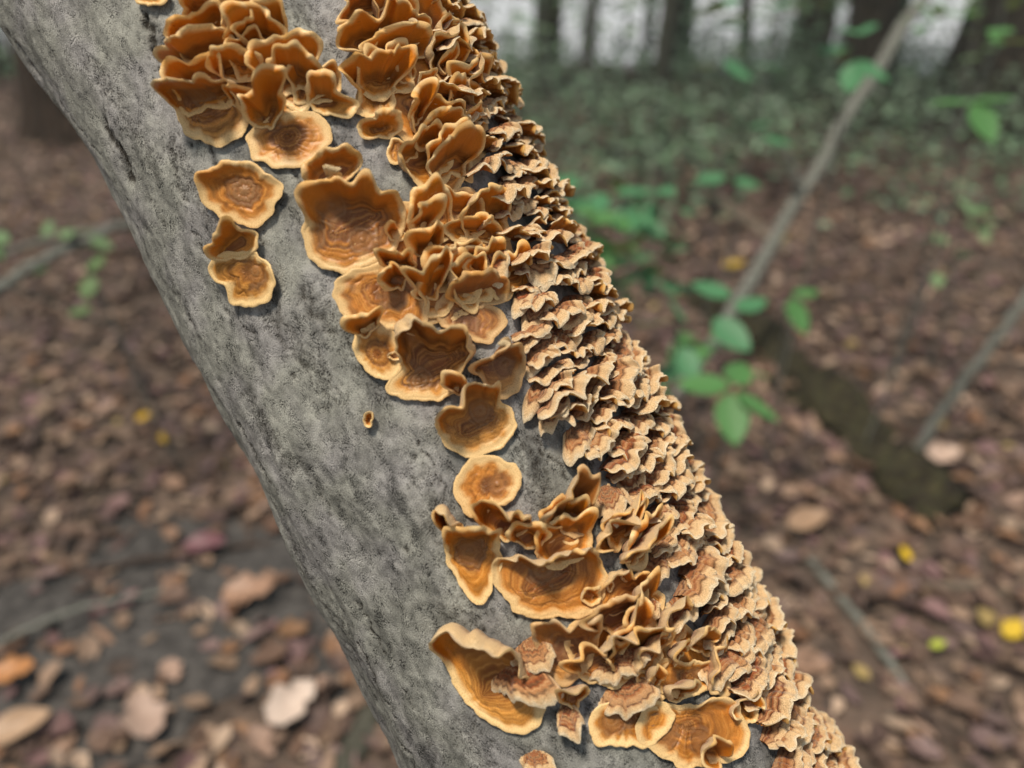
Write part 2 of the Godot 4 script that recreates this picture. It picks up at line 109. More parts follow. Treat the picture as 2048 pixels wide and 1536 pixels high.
	["C",52,30.4,52.9,[4.5,4,2.6,1.6,1.4,1.4,1.9,3.8,17,11.8,7.5,5.8,5.6,6.6],[],[],"buff wavy-edged bracket right of the two-lobed orange shelf"],
	["C",50,22.9,52.9,[5.7,5.6,2.5,1.6,1.4,1.5,2,4.5,17,12.4,8.4,6.6,6.4,7.3],[],[],"tan bracket with yellow crimped edge below the buff wavy-edged one"],
	["C",49,11.5,48.3,[2.3,1.2,0.9,0.9,1.1,1.9,3.2,6,17,13,8.2,6.6,6.5,8.1],[],[],"broad cream-lipped tan bracket right of the S-rimmed brown one"],
	["C",51,-2.5,40.3,[1,1,1,1,1,1,1,7.3,17,8.1,6.1,6.1,8.9,1],[],[],"tan bracket with long slanting cream lip over a bare patch of bark"],
	["C",61,-7.3,44.8,[1,1,1,1,2.4,2.2,2.5,3.7,11.4,17,1,1,1,1],[],[],"small rust-ringed fan under the slanting cream lip"],
	["C",60,-13.9,38.8,[1.4,1.9,3.9,3,2.5,2.6,3.5,7,13.9,7.6,11.9,2.6,1.6,1.4],[],[],"tan bracket with flat cream lip, lowest before the bare patch of bark"],
	["C",59,-23.5,43.9,[5.9,6.5,4.4,4,4.4,4.3,5,8,14.8,13.9,8.2,7.2,6,5.3],[],[],"twisted tan bracket with zigzag margin on the bare patch of bark"],
	["C",59,-47.6,41.7,[2.6,2.2,1.9,1.6,1.7,2.3,4.8,5.9,9.6,14,10.5,10.1,8.8,4.2],[],[],"woolly tan triangular bracket, alone right of the tall curled tip"],
	["C",51,-44.4,59.0,[12.2,11,9.9,8.8,8.1,8.9,9.2,12,16.2,13.8,10.1,8.1,8.2,9.9],[],[],"pinkish layered bracket above the woolly triangular one"],
	["C",52,-76.9,52.1,[2.8,2.7,3.2,2.8,2.8,3.5,6.3,13.6,14.7,10.8,6.9,5.1,4.4,3.8],[],[],"zoned tan fan with many fine rings, right of the V-shaped orange rim"],
	["C",57,-76.2,64.3,[9.6,4.6,3.3,2.6,2.3,2.4,3.2,6.9,12,9.4,7.2,6.9,6.1,6.7],[],[],"frilled cream-edged bracket with two dark lines above the zoned tan fan"],
	["C",58,-85.7,81.7,[11.1,6,3.8,3.1,3.1,3.8,6.9,17,9.6,5.1,3.8,3.5,3.9,5.6],[],[],"broad white-frilled bracket beside the frilled one with two dark lines"],
	["C",60,-112.6,63.8,[9.9,5.4,3.9,3.3,3.5,4.6,8.1,12.9,13.4,10.6,8.4,7.6,7.5,8.6],[],[],"scroll-shaped bracket with bold dark lines right of the tall orange wall"],
	["C",60,-97.3,60.1,[3.6,4.8,5.2,4.8,5.3,6.8,7.7,7,4.7,3.8,3.9,4.9,3.9,3.4],[],[],"tan bracket with dark rim line just above the dark hole"],
]
# gap-filling brackets: label, how many, outline of their area (s, a)
var INFILL := [
	["small orange bracket wedged among the shelves of the upper left cluster", 6, 159, -20, 151, -1, 140, 9, 122, 14, 111, 18, 114, -3, 127, -22, 143, -28],
	["small orange bracket wedged among the curls of the upper middle column", 13, 141, 34, 141, 72, 124, 83, 92, 76, 75, 55, 81, 35, 97, 32, 109, 23],
	["small orange bracket wedged among the curls of the middle patches", 8, 69, 24, 52, 56, 32, 47, 21, 35, 33, 19, 51, 17],
	["small orange bracket in the ruffled ledge above the big bowl-shaped bracket", 4, -30, -4, -43, 10, -57, 39, -72, 45, -66, 27, -45, -1],
	["small orange bracket wedged among the folds above the bottom orange-brown patch", 7, -72, 6, -80, 32, -105, 50, -128, 55, -127, 37, -110, 13, -91, 0],
]
# bark fissures: depth, width, then points (s, a)
var FISSURES := [
	[1.0, 1.6, 167, -29, 158, -32, 149, -33, 141, -34], [1.0, 2.2, 152, -71, 145, -70, 140, -69, 133, -70, 128, -73], [0.7, 1.2, 125, -44, 117, -47, 106, -49],
	[0.5, 2.0, 57, -38, 47, -38, 36, -35], [0.6, 2.2, 60, -22, 50, -23, 42, -21], [0.45, 2.4, 72, -35, 62, -34, 54, -35], [0.5, 1.8, -21, 22, -32, 21, -40, 19, -51, 17],
	[0.5, 1.0, -26, 26, -37, 23], [0.7, 1.2, 32, -82, 19, -82, 6, -79], [0.8, 1.6, 214, -107, 206, -107, 194, -106], [0.4, 1.0, 111, -40, 105, -43, 98, -42],
	[0.3, 1.4, -21, -15, -31, -17], [0.35, 1.6, 55, -7, 44, -7], [0.35, 1.6, -56, -29, -66, -31], [0.5, 1.0, 0, -92, -14, -90, -30, -93], [0.4, 1.0, -50, -80, -66, -78],
	[0.4, 1.3, 90, -80, 76, -78, 66, -79], [0.35, 1.2, 10, -55, -4, -54, -14, -56], [0.4, 1.2, 118, -66, 106, -64], [0.35, 1.0, -80, -60, -95, -58, -108, -61],
]

var nz := FastNoiseLite.new()
var nf := FastNoiseLite.new()
var rng := RandomNumberGenerator.new()
var used := {}
var m_smooth: StandardMaterial3D
var m_fuzz: StandardMaterial3D
var m_bark: StandardMaterial3D
var M := {}


func _ready() -> void:
	camera_and_light()
	nz.noise_type = FastNoiseLite.TYPE_SIMPLEX
	nz.frequency = 1.0
	nz.fractal_type = FastNoiseLite.FRACTAL_NONE
	nz.seed = 11
	nf.noise_type = FastNoiseLite.TYPE_SIMPLEX
	nf.frequency = 1.0
	nf.fractal_type = FastNoiseLite.FRACTAL_FBM
	nf.fractal_octaves = 4
	nf.seed = 5
	rng.seed = 77
	materials()
	setting()
	leaning_tree()
	background_trees()
	fungi()
	litter()
	deadwood()
	plants()


func camera_and_light() -> void:
	var cam := Camera3D.new()
	cam.name = "camera"
	add_child(cam)
	cam.position = Vector3(0, 1.15, 0)
	cam.rotation_degrees = Vector3(-30, 0, 0)
	var at := CameraAttributesPhysical.new()
	at.frustum_focal_length = 35.93
	at.frustum_focus_distance = 0.285
	at.frustum_near = 0.02
	at.frustum_far = 600.0
	at.exposure_aperture = 6.0
	cam.attributes = at
	cam.fov = 51.95
	cam.near = 0.02
	cam.far = 600.0
	var env := Environment.new()
	var sky := Sky.new()
	var sm := ProceduralSkyMaterial.new()
	sm.sky_top_color = Color(0.72, 0.78, 0.86)
	sm.sky_horizon_color = Color(0.93, 0.95, 0.98)
	sm.sky_curve = 0.12
	sm.sky_energy_multiplier = 0.52
	sm.ground_bottom_color = Color(0.25, 0.23, 0.2)
	sm.ground_horizon_color = Color(0.5, 0.5, 0.48)
	sky.sky_material = sm
	env.background_mode = Environment.BG_SKY
	env.sky = sky
	env.tonemap_mode = Environment.TONE_MAPPER_LINEAR
	env.tonemap_exposure = 2.85
	env.fog_enabled = true
	env.fog_mode = Environment.FOG_MODE_EXPONENTIAL
	env.fog_density = 0.007
	env.fog_light_color = Color(0.86, 0.92, 0.9)
	env.sdfgi_enabled = true
	env.ssao_enabled = true
	env.ssil_enabled = true
	var we := WorldEnvironment.new()
	we.name = "world_environment"
	we.environment = env
	add_child(we)
	var sun := DirectionalLight3D.new()
	sun.name = "sun"
	sun.light_energy = 0.5
	sun.light_color = Color(1.0, 0.96, 0.9)
	sun.light_angular_distance = 10.0
	sun.shadow_enabled = true
	add_child(sun)
	sun.look_at_from_position(Vector3(-0.7, 3.0, 0.7), Vector3(0, 0, 0), Vector3.UP)


# ---------- naming and small helpers
func numbered(called: String) -> String:
	var n: int = used.get(called, 0)
	used[called] = n + 1
	return called if n == 0 else "%s_%03d" % [called, n]


func tag(o: Node, label := "", category := "", group := "", kind := "") -> Node:
	if label:
		o.set_meta("label", label)
	if category:
		o.set_meta("category", category)
	if group:
		o.set_meta("group", group)
	if kind:
		o.set_meta("kind", kind)
	return o


func base(called: String, where: Vector3) -> Node3D:
	var o := Node3D.new()
	o.name = numbered(called)
	o.position = where
	add_child(o)
	return o


func part(called: String, mesh: Mesh, mat: Material, parent: Node, xf := Transform3D()) -> MeshInstance3D:
	var o := MeshInstance3D.new()
	o.name = numbered(called) if parent == self else called
	o.mesh = mesh
	o.material_override = mat
	o.transform = xf
	parent.add_child(o, true)
	return o


func copy_of(o: Node3D, called: String) -> Node3D:
	var c: Node3D = o.duplicate()
	c.name = numbered(called)
	add_child(c)
	return c


func grid_mesh(ps: PackedVector3Array, ns: PackedVector3Array, cs: PackedColorArray, uvs: PackedVector2Array, ni: int, nj: int, flip := false) -> ArrayMesh:
	# ni rows by nj columns, row major; faces clockwise seen from the side that row x column points to
	var idx := PackedInt32Array()
	idx.resize((ni - 1) * (nj - 1) * 6)
	var k := 0
	for i in ni - 1:
		for j in nj - 1:
			var a := i * nj + j
			var b := a + nj
			if flip:
				idx[k] = a; idx[k + 1] = b; idx[k + 2] = b + 1
				idx[k + 3] = a; idx[k + 4] = b + 1; idx[k + 5] = a + 1
			else:
				idx[k] = a; idx[k + 1] = b + 1; idx[k + 2] = b
				idx[k + 3] = a; idx[k + 4] = a + 1; idx[k + 5] = b + 1
			k += 6
	var arr := []
	arr.resize(Mesh.ARRAY_MAX)
	arr[Mesh.ARRAY_VERTEX] = ps
	arr[Mesh.ARRAY_NORMAL] = ns
	if cs.size():
		arr[Mesh.ARRAY_COLOR] = cs
	arr[Mesh.ARRAY_TEX_UV] = uvs
	arr[Mesh.ARRAY_INDEX] = idx
	var me := ArrayMesh.new()
	me.add_surface_from_arrays(Mesh.PRIMITIVE_TRIANGLES, arr)
	return me


func grid_normals(ps: PackedVector3Array, ni: int, nj: int, wrap: bool) -> PackedVector3Array:
	var ns := PackedVector3Array()
	ns.resize(ps.size())
	for i in ni:
		var iu := mini(i + 1, ni - 1) * nj
		var id := maxi(i - 1, 0) * nj
		for j in nj:
			var ju := j + 1
			var jd := j - 1
			if ju >= nj:
				ju = 1 if wrap else nj - 1
			if jd < 0:
				jd = nj - 2 if wrap else 0
			var e := ps[iu + j] - ps[id + j]
			var row := maxi(i, 1) * nj
			var f := ps[row + ju] - ps[row + jd]
			ns[i * nj + j] = e.cross(f).normalized()
	return ns


func tube(path: PackedVector3Array, radii: PackedFloat32Array, sides := 10, rough := 0.0, seed_ := 0.0, vscale := 4.0) -> ArrayMesh:
	var ps := PackedVector3Array()
	var uvs := PackedVector2Array()
	var n := path.size()
	var nj := sides + 1
	var side := Vector3(0.13, 0.05, 0.98)
	var run := 0.0
	for i in n:
		var d := (path[mini(i + 1, n - 1)] - path[maxi(i - 1, 0)]).normalized()
		side = (side - d * side.dot(d)).normalized()
		var up := d.cross(side)
		if i:
			run += path[i].distance_to(path[i - 1])
		for j in nj:
			var t := TAU * (j % sides) / sides
			var r: float = radii[i] * (1.0 + rough * nf.get_noise_3d(cos(t) * 1.3 + seed_, sin(t) * 1.3, run * 2.0))
			ps.append(path[i] + (side * cos(t) + up * sin(t)) * r)
			uvs.append(Vector2(float(j) / sides, run * vscale))
	return grid_mesh(ps, turned(grid_normals(ps, n, nj, true)), PackedColorArray(), uvs, n, nj, true)


func turned(ns: PackedVector3Array) -> PackedVector3Array:
	for k in ns.size():
		ns[k] = -ns[k]
	return ns


func line_path(pts: Array, per := 8, wob := 0.0, seed_ := 0.0) -> PackedVector3Array:
	var c := Curve3D.new()
	for i in pts.size():
		var t: Vector3 = (pts[mini(i + 1, pts.size() - 1)] - pts[maxi(i - 1, 0)]) / 6.0
		c.add_point(pts[i], -t, t)
	var out := PackedVector3Array()
	var n := (pts.size() - 1) * per
	for i in n + 1:
		var q: Vector3 = c.samplef(float(i) / per)
		q += Vector3(nz.get_noise_2d(i * 0.35, seed_), nz.get_noise_2d(i * 0.35, seed_ + 9.0), nz.get_noise_2d(i * 0.35, seed_ + 21.0)) * wob
		out.append(q)
	return out


func taper(n: int, a: float, b: float) -> PackedFloat32Array:
	var r := PackedFloat32Array()
	for i in n:
		r.append(lerpf(a, b, float(i) / (n - 1)))
	return r


func stick(called: String, pts: Array, r0: float, r1: float, mat: Material, label := "", category := "", parent: Node = null) -> Node3D:
	var p := line_path(pts, 8, r0 * 0.35, rng.randf() * 50.0)
	var o := part(called, tube(p, taper(p.size(), r0, r1), 9, 0.2, rng.randf() * 9.0), mat, self if parent == null else parent)
	if label:
		tag(o, label, category)
	return o


# ---------- materials and textures
func noise_tex(freq: float, ramp: Array, seed_: int, size := 512, normal := false, bump := 4.0, type := FastNoiseLite.TYPE_SIMPLEX, octaves := 5) -> NoiseTexture2D:
	var n := FastNoiseLite.new()
	n.noise_type = type
	n.seed = seed_
	n.frequency = freq
	n.fractal_octaves = octaves
	var t := NoiseTexture2D.new()
	t.width = size
	t.height = size
	t.seamless = true
	t.noise = n
	if normal:
		t.as_normal_map = true
		t.bump_strength = bump
	elif ramp.size():
		var g := Gradient.new()
		var cols := PackedColorArray()
		var offs := PackedFloat32Array()
		for i in ramp.size():
			cols.append(ramp[i])
			offs.append(float(i) / (ramp.size() - 1))
		g.offsets = offs
		g.colors = cols
		t.color_ramp = g
	return t


func lin(r: float, g: float, b: float) -> Color:
	return Color(r, g, b).linear_to_srgb()


func mat(c: Color, rough := 0.8, tex: Texture2D = null, nrm: Texture2D = null, scale := Vector3.ONE, tri := false) -> StandardMaterial3D:
	var m := StandardMaterial3D.new()
	m.albedo_color = c
	m.roughness = rough
	m.metallic_specular = 0.35
	if tex:
		m.albedo_texture = tex
	if nrm:
		m.normal_enabled = true
		m.normal_texture = nrm
	m.uv1_scale = scale
	if tri:
		m.uv1_triplanar = true
		m.uv1_world_triplanar = true
	return m


func materials() -> void:
	# pore surface: smooth, with specks and faint fibres (uv in millimetres)
	var sp := noise_tex(0.045, [Color(0.72, 0.66, 0.6), Color(0.93, 0.92, 0.9), Color(0.97, 0.97, 0.96), Color(0.98, 0.98, 0.98), Color(1, 1, 1)], 3, 512)
	m_smooth = mat(Color.WHITE, 0.4, sp, noise_tex(0.03, [], 8, 512, true, 1.6), Vector3(0.055, 0.055, 1))
	m_smooth.vertex_color_use_as_albedo = true
	m_smooth.normal_scale = 0.25
	# fuzzy top: fibres that run outwards
	var fz := noise_tex(0.06, [Color(0.58, 0.53, 0.47), Color(0.86, 0.84, 0.8), Color(0.95, 0.94, 0.92), Color(1, 1, 1)], 4, 512)
	m_fuzz = mat(Color.WHITE, 0.95, fz, noise_tex(0.07, [], 9, 512, true, 7.0), Vector3(0.16, 0.05, 1))
	m_fuzz.vertex_color_use_as_albedo = true
	m_fuzz.normal_scale = 0.9
	m_fuzz.rim_enabled = true
	m_fuzz.rim = 0.3
	var wood := noise_tex(0.02, [Color(0.45, 0.42, 0.38), Color(0.8, 0.78, 0.75), Color(1, 1, 1)], 21, 512)
	var woodn := noise_tex(0.03, [], 22, 512, true, 8.0)
	M.bark_brown = mat(lin(0.15, 0.098, 0.068), 0.9, wood, woodn, Vector3(3, 0.4, 1))
	M.bark_umber = mat(lin(0.07, 0.042, 0.027), 0.9, wood, woodn, Vector3(3, 0.4, 1))
	M.bark_dark = mat(lin(0.085, 0.066, 0.05), 0.9, wood, woodn, Vector3(3, 0.4, 1))
	M.bark_gray = mat(lin(0.13, 0.13, 0.105), 0.9, wood, woodn, Vector3(2, 0.6, 1))
	M.stick_gray = mat(lin(0.34, 0.36, 0.33), 0.85, wood, woodn, Vector3(1, 1, 1))
	M.stick_brown = mat(lin(0.12, 0.085, 0.07), 0.9, wood, woodn, Vector3(1, 1, 1))
	M.stick_pale = mat(lin(0.3, 0.25, 0.2), 0.9, wood, woodn, Vector3(1, 1, 1))
	M.rotten = mat(Color.WHITE, 0.95, noise_tex(0.012, [lin(0.01, 0.009, 0.007), lin(0.03, 0.022, 0.015), lin(0.042, 0.042, 0.018), lin(0.1, 0.068, 0.042)], 31, 512), woodn, Vector3(1.5, 1.5, 1))
	M.green = leaf_mat(lin(0.075, 0.2, 0.06), 0.35)
	M.green_deep = leaf_mat(lin(0.065, 0.2, 0.09), 0.35)
	M.green_pale = leaf_mat(lin(0.15, 0.24, 0.11), 0.3)
	M.green_yellow = leaf_mat(lin(0.10, 0.17, 0.06), 0.3)
	M.litter = leaf_mat(Color.WHITE, 0.12)
	M.litter.vertex_color_use_as_albedo = true
	M.litter.roughness = 0.6
	M.foliage = leaf_mat(Color.WHITE, 0.3)
	M.foliage.vertex_color_use_as_albedo = true


func leaf_mat(c: Color, through: float) -> StandardMaterial3D:
	var m := mat(c, 0.5)
	m.backlight_enabled = true
	m.backlight = Color(through, through, through * 0.6)
	m.cull_mode = BaseMaterial3D.CULL_DISABLED
	return m


# ---------- the leaning trunk
func bump_of(s: float, a: float) -> float:   # low relief of the trunk in mm
	var f := a / 80.0
	var h := 1.5 * nz.get_noise_3d(cos(f) * 1.6, sin(f) * 1.6, s / 90.0)
	h += 0.9 * nz.get_noise_3d(cos(f) * 5.0, sin(f) * 5.0, s / 40.0 + 5.0)
	h += 9.0 * exp(-pow((s - 222.0) / 40.0, 2.0) - pow((a + 112.0) / 45.0, 2.0))
	return h


func tp(s: float, a: float, z: float) -> Vector3:
	var f := a / 80.0
	return P0 + U * (s * 0.001) + (N0 * cos(f) + W0 * sin(f)) * (TR + z * 0.001)


func on_trunk(s: float, a: float, z: float) -> Vector3:
	return tp(s, a, z + bump_of(s, a))


const BW := 1152
const BH := 1536
const MW := 576
const MH := 768
var fmask := PackedFloat32Array()


func stamp(s: float, a: float, r: float, v: float) -> void:
	var x := (a + 150.0) / 300.0 * MW
	var y := (s + 260.0) / 520.0 * MH
	var rx := r / 300.0 * MW
	var ry := r / 520.0 * MH
	for yy in range(maxi(0, int(y - ry * 2.0)), mini(MH, int(y + ry * 2.0) + 2)):
		for xx in range(maxi(0, int(x - rx * 2.0)), mini(MW, int(x + rx * 2.0) + 2)):
			var d := pow((xx - x) / rx, 2.0) + pow((yy - y) / ry, 2.0)
			var w := v * exp(-d)
			if w > fmask[yy * MW + xx]:
				fmask[yy * MW + xx] = w


func bark_texture() -> void:
	fmask.resize(MW * MH)
	var r := RandomNumberGenerator.new()
	r.seed = 3
	for f in FISSURES:
		for i in range(2, f.size() - 2, 2):
			var a := Vector2(f[i], f[i + 1])
			var b := Vector2(f[i + 2], f[i + 3])
			var n := int(a.distance_to(b) / 0.35) + 1
			for k in n:
				var q := a.lerp(b, float(k) / n)
				var w: float = 0.55 + 0.9 * absf(nz.get_noise_2d(q.x * 0.35, q.y * 0.35 + 40.0))
				q.y += 1.6 * nz.get_noise_2d(q.x * 0.28, 7.0 + f[3]) + r.randf_range(-0.3, 0.3)
				if r.randf() < 0.75:
					stamp(q.x, q.y, f[1] * w * 0.6, f[0] * (0.5 + 0.7 * r.randf()))
				if r.randf() < 0.25:
					stamp(q.x + r.randf_range(-2, 2), q.y + r.randf_range(-2.5, 2.5) * f[1], 0.45, f[0] * 0.7 * r.randf())
	for i in 22:                                    # long thin cracks
		var s := r.randf_range(-230, 200)
		var a := r.randf_range(-115, 40)
		var w := r.randf_range(0.35, 0.75)
		for k in r.randi_range(30, 110):
			stamp(s, a, w * r.randf_range(0.7, 1.3), r.randf_range(0.3, 0.9))
			s += 0.42
			a += 0.5 * nz.get_noise_2d(s * 0.16, i * 9.0) - 0.04
			if r.randf() < 0.06:
				s += 1.6
	for b in [[60, -38, 18, -30, 3.0], [60, -22, 12, -12, 2.4], [128, -44, 88, -40, 2.2], [-12, -14, -70, -22, 3.0], [5, -92, -70, -84, 2.5], [-60, 4, -120, -4, 3.2], [40, -66, 5, -60, 2.0], [170, -60, 120, -55, 2.0], [-20, 22, -75, 12, 3.0], [150, 20, 95, 10, 3.0], [-95, -40, -150, -44, 3.0]]:
		for k in 260:                               # speckled dark streaks
			var q := Vector2(b[0], b[1]).lerp(Vector2(b[2], b[3]), r.randf())
			var da: float = r.randfn() * b[4] + 1.5 * nz.get_noise_2d(q.x * 0.12, b[0])
			for e in r.randi_range(1, 4):
				stamp(q.x + e * 0.5, q.y + da + r.randf_range(-0.4, 0.4), r.randf_range(0.25, 0.5), r.randf_range(0.15, 0.6))
	for i in 170:                                   # pits and short cracks all over
		var s := r.randf_range(-250, 250)
		var a := r.randf_range(-140, 140)
		var v := r.randf_range(0.2, 0.75)
		var w := r.randf_range(0.35, 1.0)
		for k in r.randi_range(1, 7):
			stamp(s, a, w, v)
			s += r.randf_range(-1.0, 1.0)
			a += r.randf_range(-0.5, 0.5)
	var data := PackedByteArray()
	data.resize(BW * BH * 3)
	var hd := PackedByteArray()
	hd.resize(BW * BH)
	var nc := FastNoiseLite.new()
	nc.noise_type = FastNoiseLite.TYPE_CELLULAR
	nc.cellular_return_type = FastNoiseLite.RETURN_CELL_VALUE
	nc.frequency = 0.16
	nc.fractal_type = FastNoiseLite.FRACTAL_NONE
	nc.domain_warp_enabled = true
	nc.domain_warp_amplitude = 6.0
	nc.domain_warp_frequency = 0.12
	var nl := FastNoiseLite.new()
	nl.noise_type = FastNoiseLite.TYPE_SIMPLEX
	nl.frequency = 1.0
	nl.fractal_octaves = 3
	var o := 0
	for y in BH:
		var s := (y + 0.5) / BH * 520.0 - 260.0
		var my := mini(int(y * MH / BH), MH - 1) * MW
		for x in BW:
			var a := (x + 0.5) / BW * 300.0 - 150.0
			var ang := 1.57 + 2.6 * nc.get_noise_2d(a, s)
			var ca := cos(ang)
			var sa := sin(ang)
			var h := nz.get_noise_2d((a * ca + s * sa) * 0.8, (s * ca - a * sa) * 0.17)
			var g := nz.get_noise_2d(a * 1.5 + 70.0, s * 1.5)
			var low := nl.get_noise_2d(a / 16.0, s / 80.0)
			var mid := nl.get_noise_2d(a / 5.0 + 30.0, s / 7.0)
			var h2 := nz.get_noise_2d((a * ca + s * sa) * 0.42 + 30.0, (s * ca - a * sa) * 0.13)
			var dens := clampf(0.45 + 1.5 * nl.get_noise_2d(a / 7.0 + 200.0, s / 10.0), 0.1, 1.35)
			var dark := dens * maxf(maxf(0.0, 1.0 - absf(h) * 3.6), 0.8 * maxf(0.0, 1.0 - absf(h2) * 6.0))             # thin worm-like creases
			var f := fmask[my + mini(int(x * MW / BW), MW - 1)]
			f = clampf(f * (0.8 + 0.9 * absf(g)) , 0.0, 1.0)
			var band := clampf(-low * 1.9 - 0.35, 0.0, 0.7)         # dark weathered streaks
			var big_ := nl.get_noise_2d(a / 45.0 + 11.0, s / 70.0)
			var lich := smoothstep(0.02, 0.3, nl.get_noise_2d(a / 11.0 + 50.0, s / 15.0) + 0.25 * g)
			var v := 0.72 + 0.17 * big_ + 0.0009 * s + 0.09 * low + 0.19 * mid + 0.12 * g + 0.25 * lich - dark * (0.50 + 0.35 * band) - band * 0.2
			v = clampf(v, 0.12, 1.2) * (1.0 - 0.9 * f)
			var gr := clampf(0.5 + 1.1 * nl.get_noise_2d(a / 40.0 + 90.0, s / 40.0) - a * 0.003, 0.0, 1.0)
			# greenish lichen gray to bluish gray (linear), then to sRGB by square root
			var cr := v * lerpf(0.36, 0.34, gr) + f * 0.012
			var cg := v * lerpf(0.345, 0.335, gr) + f * 0.006
			var cb := v * lerpf(0.33, 0.295, gr)
			data[o * 3] = int(clampf(sqrt(cr), 0.0, 1.0) * 252.0)
			data[o * 3 + 1] = int(clampf(sqrt(cg), 0.0, 1.0) * 252.0)
			data[o * 3 + 2] = int(clampf(sqrt(cb), 0.0, 1.0) * 252.0)
			hd[o] = int(clampf(0.62 + 0.22 * mid - 0.30 * dark + 0.1 * g - 0.55 * f, 0.0, 1.0) * 255.0)
			o += 1
	var im := Image.create_from_data(BW, BH, false, Image.FORMAT_RGB8, data)
	var hm := Image.create_from_data(BW, BH, false, Image.FORMAT_L8, hd)
	hm.convert(Image.FORMAT_RGBA8)
	hm.bump_map_to_normal_map(1.7)
	m_bark = mat(Color.WHITE, 0.88, ImageTexture.create_from_image(im), ImageTexture.create_from_image(hm))
	m_bark.normal_scale = 1.0


func fold(x: float) -> float:   # triangle wave 0..1..0, so that the bark carries on past its sheet without a seam
	return absf(fposmod(x, 2.0) - 1.0)


func trunk_mesh(s0: float, s1: float, ns: int, na: int, fine: bool, origin: Vector3) -> ArrayMesh:
	var ps := PackedVector3Array()
	var uvs := PackedVector2Array()
	for i in ns:
		var s := lerpf(s0, s1, float(i) / (ns - 1))
		for j in na + 1:
			var t := float(j % na) / na * 2.0 - 1.0
			var f := PI * (t * 0.72 + 0.28 * t * t * t)          # closer together in front
			var a := f * 80.0
			var h := bump_of(s, a)
			var rr := 0.0
			if s < -300.0:
				rr = 20.0 * pow((-300.0 - s) / 900.0, 2.0)         # a little stouter towards the foot
			elif s > 300.0:
				rr = -0.011 * (s - 300.0)
			if fine:
				var mx := int((a + 150.0) / 300.0 * MW)
				var my := int((s + 260.0) / 520.0 * MH)
				if mx > 0 and mx < MW and my > 0 and my < MH:
					h -= 1.5 * minf(1.0, fmask[my * MW + mx])
				h += 0.3 * nf.get_noise_2d(a * 0.3, s * 0.16)
			ps.append(tp(s, a, h + rr) - origin)
			uvs.append(Vector2(fold((a + 150.0) / 300.0 + 1.0), fold((s + 260.0) / 520.0 + 1.0)))
	return grid_mesh(ps, turned(grid_normals(ps, ns, na + 1, true)), PackedColorArray(), uvs, ns, na + 1, true)


func leaning_tree() -> void:
	bark_texture()
	var foot := tp(-1245.0, 0, -80)
	var t := base("leaning_tree", foot)
	tag(t, "gray-barked tree leaning to the upper left, overgrown with orange bracket fungi", "tree")
	part("trunk", trunk_mesh(-300, 300, 460, 300, true, foot), m_bark, t)
	part("trunk", trunk_mesh(-1330, -300, 60, 64, false, foot), m_bark, t)
	part("trunk", trunk_mesh(300, 4300, 120, 48, false, foot), m_bark, t)
	var top := tp(4300, 0, -80)
	for k in 5:
		var a := tp(2300 + k * 450, 0, -80)
		var d := (U + Vector3(cos(k * 2.4), 0.25, sin(k * 2.4)) * 0.9).normalized()
		var p := line_path([a - foot, a - foot + d * 0.7, a - foot + d * 1.5 + Vector3(0, 0.25, 0)], 6, 0.02, k)
		part("limb", tube(p, taper(p.size(), 0.026, 0.008), 8, 0.15), m_bark, t)
	leaf_cloud("crown", t, 900, 0.09, func(r): return top - foot + Vector3(r.randfn() * 0.8, r.randfn() * 0.55, r.randfn() * 0.8) - U * r.randf() * 1.2, [Color(0.05, 0.13, 0.03), Color(0.08, 0.17, 0.04)], 5)


# ---------- bracket fungi
func ring(l: Array, t: float) -> float:   # smooth periodic read of a list
	var n := l.size()
	var x := fposmod(t / TAU, 1.0) * n
	var i := int(x)
	var lo: float = minf(l[i % n], l[(i + 1) % n])
	var hi: float = maxf(l[i % n], l[(i + 1) % n])
	var v := cubic_interpolate(l[i % n], l[(i + 1) % n], l[(i + n - 1) % n], l[(i + 2) % n], x - i)
	return clampf(v, lo - 0.12 * (hi - lo) - 0.1, hi + 0.12 * (hi - lo) + 0.1)


func mixc(a: Color, b: Color, t: float) -> Color:
	return a.lerp(b, clampf(t, 0.0, 1.0))


func two_sided(root: Node3D, front: PackedVector3Array, ni: int, nj: int, thick: float, cf: PackedColorArray, cb: PackedColorArray, uv: PackedVector2Array, top_is_front: bool, wrap := true) -> void:
	var ns := grid_normals(front, ni, nj, wrap)
	var back := PackedVector3Array()
	back.resize(front.size())
	var fr := front.duplicate()
	for i in ni:
		var t := float(i) / (ni - 1)
		var th := 0.5 * thick * sqrt(maxf(0.0, 1.0 - pow(t, 14.0)))
		for j in nj:
			var k := i * nj + j
			back[k] = front[k] - ns[k] * th
			fr[k] = front[k] + ns[k] * th
	var nb := grid_normals(back, ni, nj, wrap)
	var nfr := grid_normals(fr, ni, nj, wrap)
	for k in nb.size():
		nb[k] = -nb[k]
	part("fuzzy_top" if top_is_front else "smooth_underside", grid_mesh(fr, nfr, cf, uv, ni, nj), m_fuzz if top_is_front else m_smooth, root)
	part("smooth_underside" if top_is_front else "fuzzy_top", grid_mesh(back, nb, cb, uv, ni, nj, true), m_smooth if top_is_front else m_fuzz, root)


